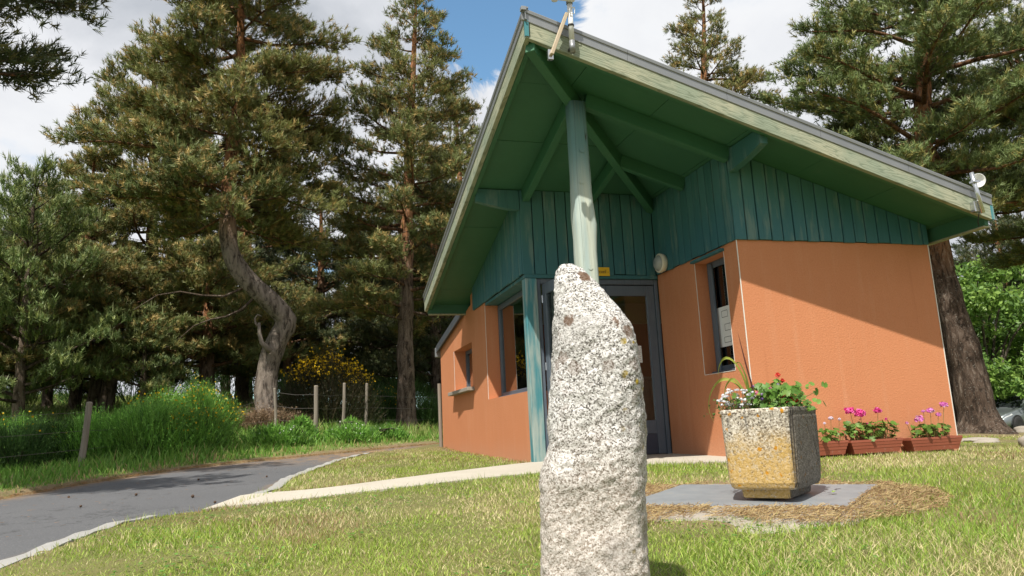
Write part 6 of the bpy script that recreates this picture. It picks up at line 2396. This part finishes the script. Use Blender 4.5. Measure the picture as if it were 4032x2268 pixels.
def petals(centre, rad, n, cols, rs, psize=.014, flat=.6):
    d = rs.normal(0, 1, (n, 3))
    d[:, 2] = np.abs(d[:, 2]) * .9 - .25
    d /= np.linalg.norm(d, axis=1)[:, None]
    pos = np.array(centre) + d * rad * np.array([1, 1, flat]) * rs.uniform(.55, 1, (n, 1))
    x, y, _ = frames(d + rs.normal(0, .3, (n, 3)))
    q = psize * rs.uniform(.7, 1.2, (n, 1))
    V = np.stack([pos - x * q, pos + y * q, pos + x * q, pos - y * q], 1).reshape(-1, 3)
    b4 = (np.arange(n) * 4)[:, None]
    T = np.concatenate([b4 + np.array([0, 1, 2]), b4 + np.array([0, 2, 3])], 0)
    col = np.array(cols)[rs.randint(0, len(cols), n)] * rs.uniform(.8, 1.1, (n, 1))
    return V, T, np.repeat(col, 4, axis=0)


def geranium(label, x, y, z, w, nleaf, heads, fcol, seed, hgt=.13, dep=.07, lsize=.032, group='geraniums in the flower boxes'):
    rs = np.random.RandomState(seed)
    t = thing('geranium', label, 'plant', (x, y, z), 0, group)
    pos = np.stack([rs.uniform(-w / 2, w / 2, nleaf), rs.normal(-.005, dep * .55, nleaf), .015 + hgt * rs.rand(nleaf) ** .8], 1)
    nrm = np.stack([pos[:, 0] * .6 / w, pos[:, 1] * 4 - .35, np.full(nleaf, .75)], 1) + rs.normal(0, .32, (nleaf, 3))
    g = np.where(rs.rand(nleaf, 1) < .6, np.array([.105, .200, .028]), np.array([.175, .285, .055])) * rs.uniform(.7, 1.2, (nleaf, 1))
    V, T, cc = disc_leaves(pos, nrm, lsize * rs.uniform(.6, 1.2, nleaf), g, rs)
    fast_mesh('leaves', V, T, M['leaf'], t, col=cc)
    mb_ = MB()
    for k in range(0, nleaf, 2):
        mb_.tube([(pos[k, 0] * .8, pos[k, 1] * .5, -.005), tuple(pos[k])], [.003, .002], 4, False)
    for (hx, hh, r) in heads:
        mb_.tube([(hx * .75, 0, .0), (hx * .9, -.01, hh * .6), (hx, -.02, hh)], [.0032, .0026, .002], 5, False)
    mb_.build('stems', mat('plant_stem', build=vary((.13, .16, .04), (.24, .16, .06), 20, .6)), t)
    for (hx, hh, r) in heads:
        V, T, cc = petals((hx, -.02, hh), r * 1.25, int(26 + 900 * r), fcol, rs, .010 + r * .18, 1.0)
        fast_mesh('flower', V, T, M['petal'], t, col=cc)
    return t


PINK = ((.72, .07, .33), (.80, .16, .45), (.60, .035, .22))
VIO = ((.66, .22, .55), (.78, .45, .68), (.52, .10, .40))
zb = [h1(bx, -.1) + .02 + .116 for bx, _, _ in BOXES]
geranium('sparse geranium with one pale bloom in the flower box beside the planter', 2.50, -.115, zb[0], .30, 46, [(.02, .235, .018), (.12, .22, .008), (-.06, .19, .006)], ((.66, .52, .66), (.75, .66, .74)), 3, hgt=.11)
geranium('bushy geranium with three bright pink flower heads in the middle flower box', 2.995, -.115, zb[1], .60, 150, [(-.235, .30, .042), (-.12, .265, .045), (.10, .29, .034), (-.05, .17, .006), (.19, .21, .008)], PINK, 4, hgt=.17)
geranium('geranium with pale violet flower heads in the flower box at the wall end', 3.735, -.115, zb[2], .42, 92, [(-.14, .20, .036), (.02, .275, .034), (.115, .235, .022), (.205, .33, .032), (-.07, .28, .012), (-.30, .17, .008)], VIO, 5, hgt=.12)

# planter contents --------------------------------------------------------
rs = np.random.RandomState(19)
zs = TOPZ - .05
c_, s_ = math.cos(ang), math.sin(ang)


def ploc(a, b):
    return (pc.x + a * c_ - b * s_, pc.y + a * s_ + b * c_)


# view-independent local layout: a along the lit face, b away from it
x, y = ploc(-.08, -.02)
t = thing('strap_leaf_plant', 'tall strap-leaved plant with arching yellow-green leaves and one dark red blade in the planter', 'plant', (x, y, zs), 0)


def strap(pts, w, twist=0.0):
    P = resample(np.array(pts), .02)
    n = len(P)
    tg = np.gradient(P, axis=0)
    sd = np.cross(tg, np.array([.55, -.83, .1]))
    sd = np.cross(tg, np.array([0.34, .94, 0.0])) if np.linalg.norm(sd, axis=1).min() < 1e-5 else sd
    sd /= np.linalg.norm(sd, axis=1)[:, None] + 1e-9
    u = np.linspace(0, 1, n)
    ww = w * np.minimum(1, .45 + 2.2 * u) * np.clip(1.02 - u ** 2.6, .02, 1)
    nr = np.cross(sd, tg)
    nr /= np.linalg.norm(nr, axis=1)[:, None] + 1e-9
    V = np.stack([P - sd * ww[:, None] / 2 + nr * ww[:, None] * .18, P, P + sd * ww[:, None] / 2 + nr * ww[:, None] * .18], 1).reshape(-1, 3)
    i = np.arange(n - 1)[:, None] * 3
    Q = np.concatenate([i + np.array([0, 1, 4, 3]), i + np.array([1, 2, 5, 4])], 0)
    return V, Q


RVX = np.array([.959, -.281, 0.0])      # sideways in the photograph
FVX = np.array([.281, .959, 0.0])
STR = [([(0, 0), (-.02, .12), (-.055, .26), (-.10, .345), (-.15, .365), (-.185, .32), (-.20, .25)], .030, 0, (.30, .34, .06)),
       ([(0, 0), (-.03, .10), (-.08, .19), (-.14, .235), (-.20, .225), (-.255, .15), (-.27, .06), (-.245, -.02)], .022, .02, (.36, .38, .08)),
       ([(0, 0), (-.02, .09), (-.06, .17), (-.11, .235), (-.16, .20), (-.175, .12), (-.13, .07)], .02, -.03, (.30, .36, .07)),
       ([(.0, 0), (-.02, .13), (-.03, .25), (-.06, .34), (-.085, .30)], .034, .03, (.20, .27, .045)),
       ([(.01, 0), (.0, .16), (-.025, .32), (-.045, .47), (-.052, .53)], .030, 0, (.115, .030, .022)),
       ([(.02, 0), (.035, .09), (.06, .16), (.075, .19), (.09, .16)], .028, .02, (.26, .32, .06)),
       ([(.02, 0), (.05, .08), (.09, .12), (.14, .13), (.165, .09)], .014, -.02, (.28, .34, .07)),
       ([(0, 0), (-.05, .07), (-.11, .10), (-.165, .085), (-.20, .02)], .016, .05, (.32, .36, .08)),
       ([(0, 0), (.01, .10), (.015, .17), (.03, .215)], .022, .04, (.22, .30, .05))]
for pts, w, dep, col in STR:
    P3 = [RVX * a + FVX * dep * (i / len(pts)) + np.array([0, 0, b]) for i, (a, b) in enumerate(pts)]
    V, Q = strap(P3, w)
    fast_mesh('leaf', V, Q, M['leaf'], t, col=np.array(col), smooth=True)

x, y = ploc(-.13, -.10)
t = thing('white_alyssum', 'low wiry plant with clusters of tiny white flowers in the planter', 'plant', (x, y, zs), 0)
mb_ = MB()
fl = []
for k in range(80):
    a = rs.rand() * 6.28
    r0 = rs.rand() ** .5 * .10
    e = np.array([math.cos(a) * r0 * 1.25 - .035, math.sin(a) * r0, rs.uniform(.06, .165)])
    mb_.tube([(e[0] * .4, e[1] * .4, 0), tuple(e * np.array([.85, .85, .6])), tuple(e)], [.0022, .0018, .0014], 3, False)
    if rs.rand() < .5:
        fl.append(e)
mb_.build('stems', mat('wiry_stem', build=vary((.10, .09, .035), (.20, .13, .07), 30, .8)), t)
nl = 320
pos = np.stack([rs.normal(-.03, .07, nl), rs.normal(0, .06, nl), rs.uniform(.01, .12, nl)], 1)
V, T, cc = disc_leaves(pos, rs.normal(0, 1, (nl, 3)) + np.array([0, 0, .6]), .007 * rs.uniform(.6, 1.3, nl), np.array([[.09, .15, .035]]) * rs.uniform(.7, 1.3, (nl, 1)), rs)
fast_mesh('leaves', V, T, M['leaf'], t, col=cc)
for e in fl:
    V, T, cc = petals(e + np.array([0, 0, .004]), .014, 20, ((.80, .80, .82), (.72, .72, .78)), rs, .0062, .5)
    fast_mesh('flower', V, T, M['petal'], t, col=cc)

x, y = ploc(.04, .02)
t = thing('ivy_geranium', 'trailing ivy-leaved geranium with red flowers over the planter rim', 'plant', (x, y, zs), 0)
nl = 330
pos = np.stack([rs.normal(0, .095, nl), rs.normal(-.01, .10, nl), .03 + .15 * rs.rand(nl)], 1)
ext_ = np.array([RVX * .10 + np.array([0, 0, .13]), RVX * .08 + np.array([0, 0, .10]), RVX * .0 + np.array([0, 0, .19]), RVX * .01 + np.array([0, 0, .215]), RVX * .055 + np.array([0, 0, .18]), RVX * -.10 + np.array([0, 0, .18]), RVX * .105 + np.array([0, 0, .07]), RVX * .11 + np.array([0, 0, .15])])
pos = np.vstack([pos, np.repeat(ext_, 3, axis=0) + rs.normal(0, .012, (24, 3))])
nl = len(pos)
nrm = np.stack([pos[:, 0] * 3 - .3, pos[:, 1] * 3 - .5, np.full(nl, .6)], 1) + rs.normal(0, .4, (nl, 3))
g = np.where(rs.rand(nl, 1) < .55, np.array([.095, .205, .030]), np.array([.175, .300, .060])) * rs.uniform(.7, 1.25, (nl, 1))
V, T, cc = disc_leaves(pos, nrm, .021 * rs.uniform(.6, 1.3, nl), g, rs)
fast_mesh('leaves', V, T, M['leaf'], t, col=cc)
mb_ = MB()
for e in list(ext_) + [pos[k] for k in range(0, 150, 4)]:
    mb_.tube([(e[0] * .4, e[1] * .4, 0), tuple(e * .62 + np.array([0, 0, .01])), tuple(e)], [.003, .0024, .0018], 4, False)
mb_.build('stems', MATS['plant_stem'], t)
for e, r in ((RVX * .045 + np.array([0, 0, .11]) - FVX * .05, .026), (RVX * .08 + np.array([0, 0, .09]) - FVX * .06, .030), (RVX * .065 + np.array([0, 0, .13]) - FVX * .03, .014), (RVX * .03 + np.array([0, 0, .245]), .007), (RVX * .055 + np.array([0, 0, .21]), .006)):
    V, T, cc = petals(e, r, int(16 + 900 * r), ((.66, .045, .03), (.76, .10, .07)), rs, .014, .8)
    fast_mesh('flower', V, T, M['petal'], t, col=cc)

x, y = ploc(-.02, .05)
t = thing('lobelia', 'small violet and pink flowers tucked between the planter leaves', 'plant', (x, y, zs), 0)
mb_ = MB()
pts_ = [(rs.uniform(-.12, .12), rs.uniform(-.12, .10), rs.uniform(.10, .19)) for _ in range(16)]
for e in pts_:
    mb_.tube([(e[0] * .5, e[1] * .5, 0), e], [.002, .0014], 4, False)
mb_.build('stems', MATS['plant_stem'], t)
for k, e in enumerate(pts_):
    V, T, cc = petals(e, .011, 12, ((.35, .20, .55), (.50, .32, .62)) if k % 3 else ((.70, .20, .36), (.78, .40, .50)), rs, .008, .7)
    fast_mesh('flower', V, T, M['petal'], t, col=cc)
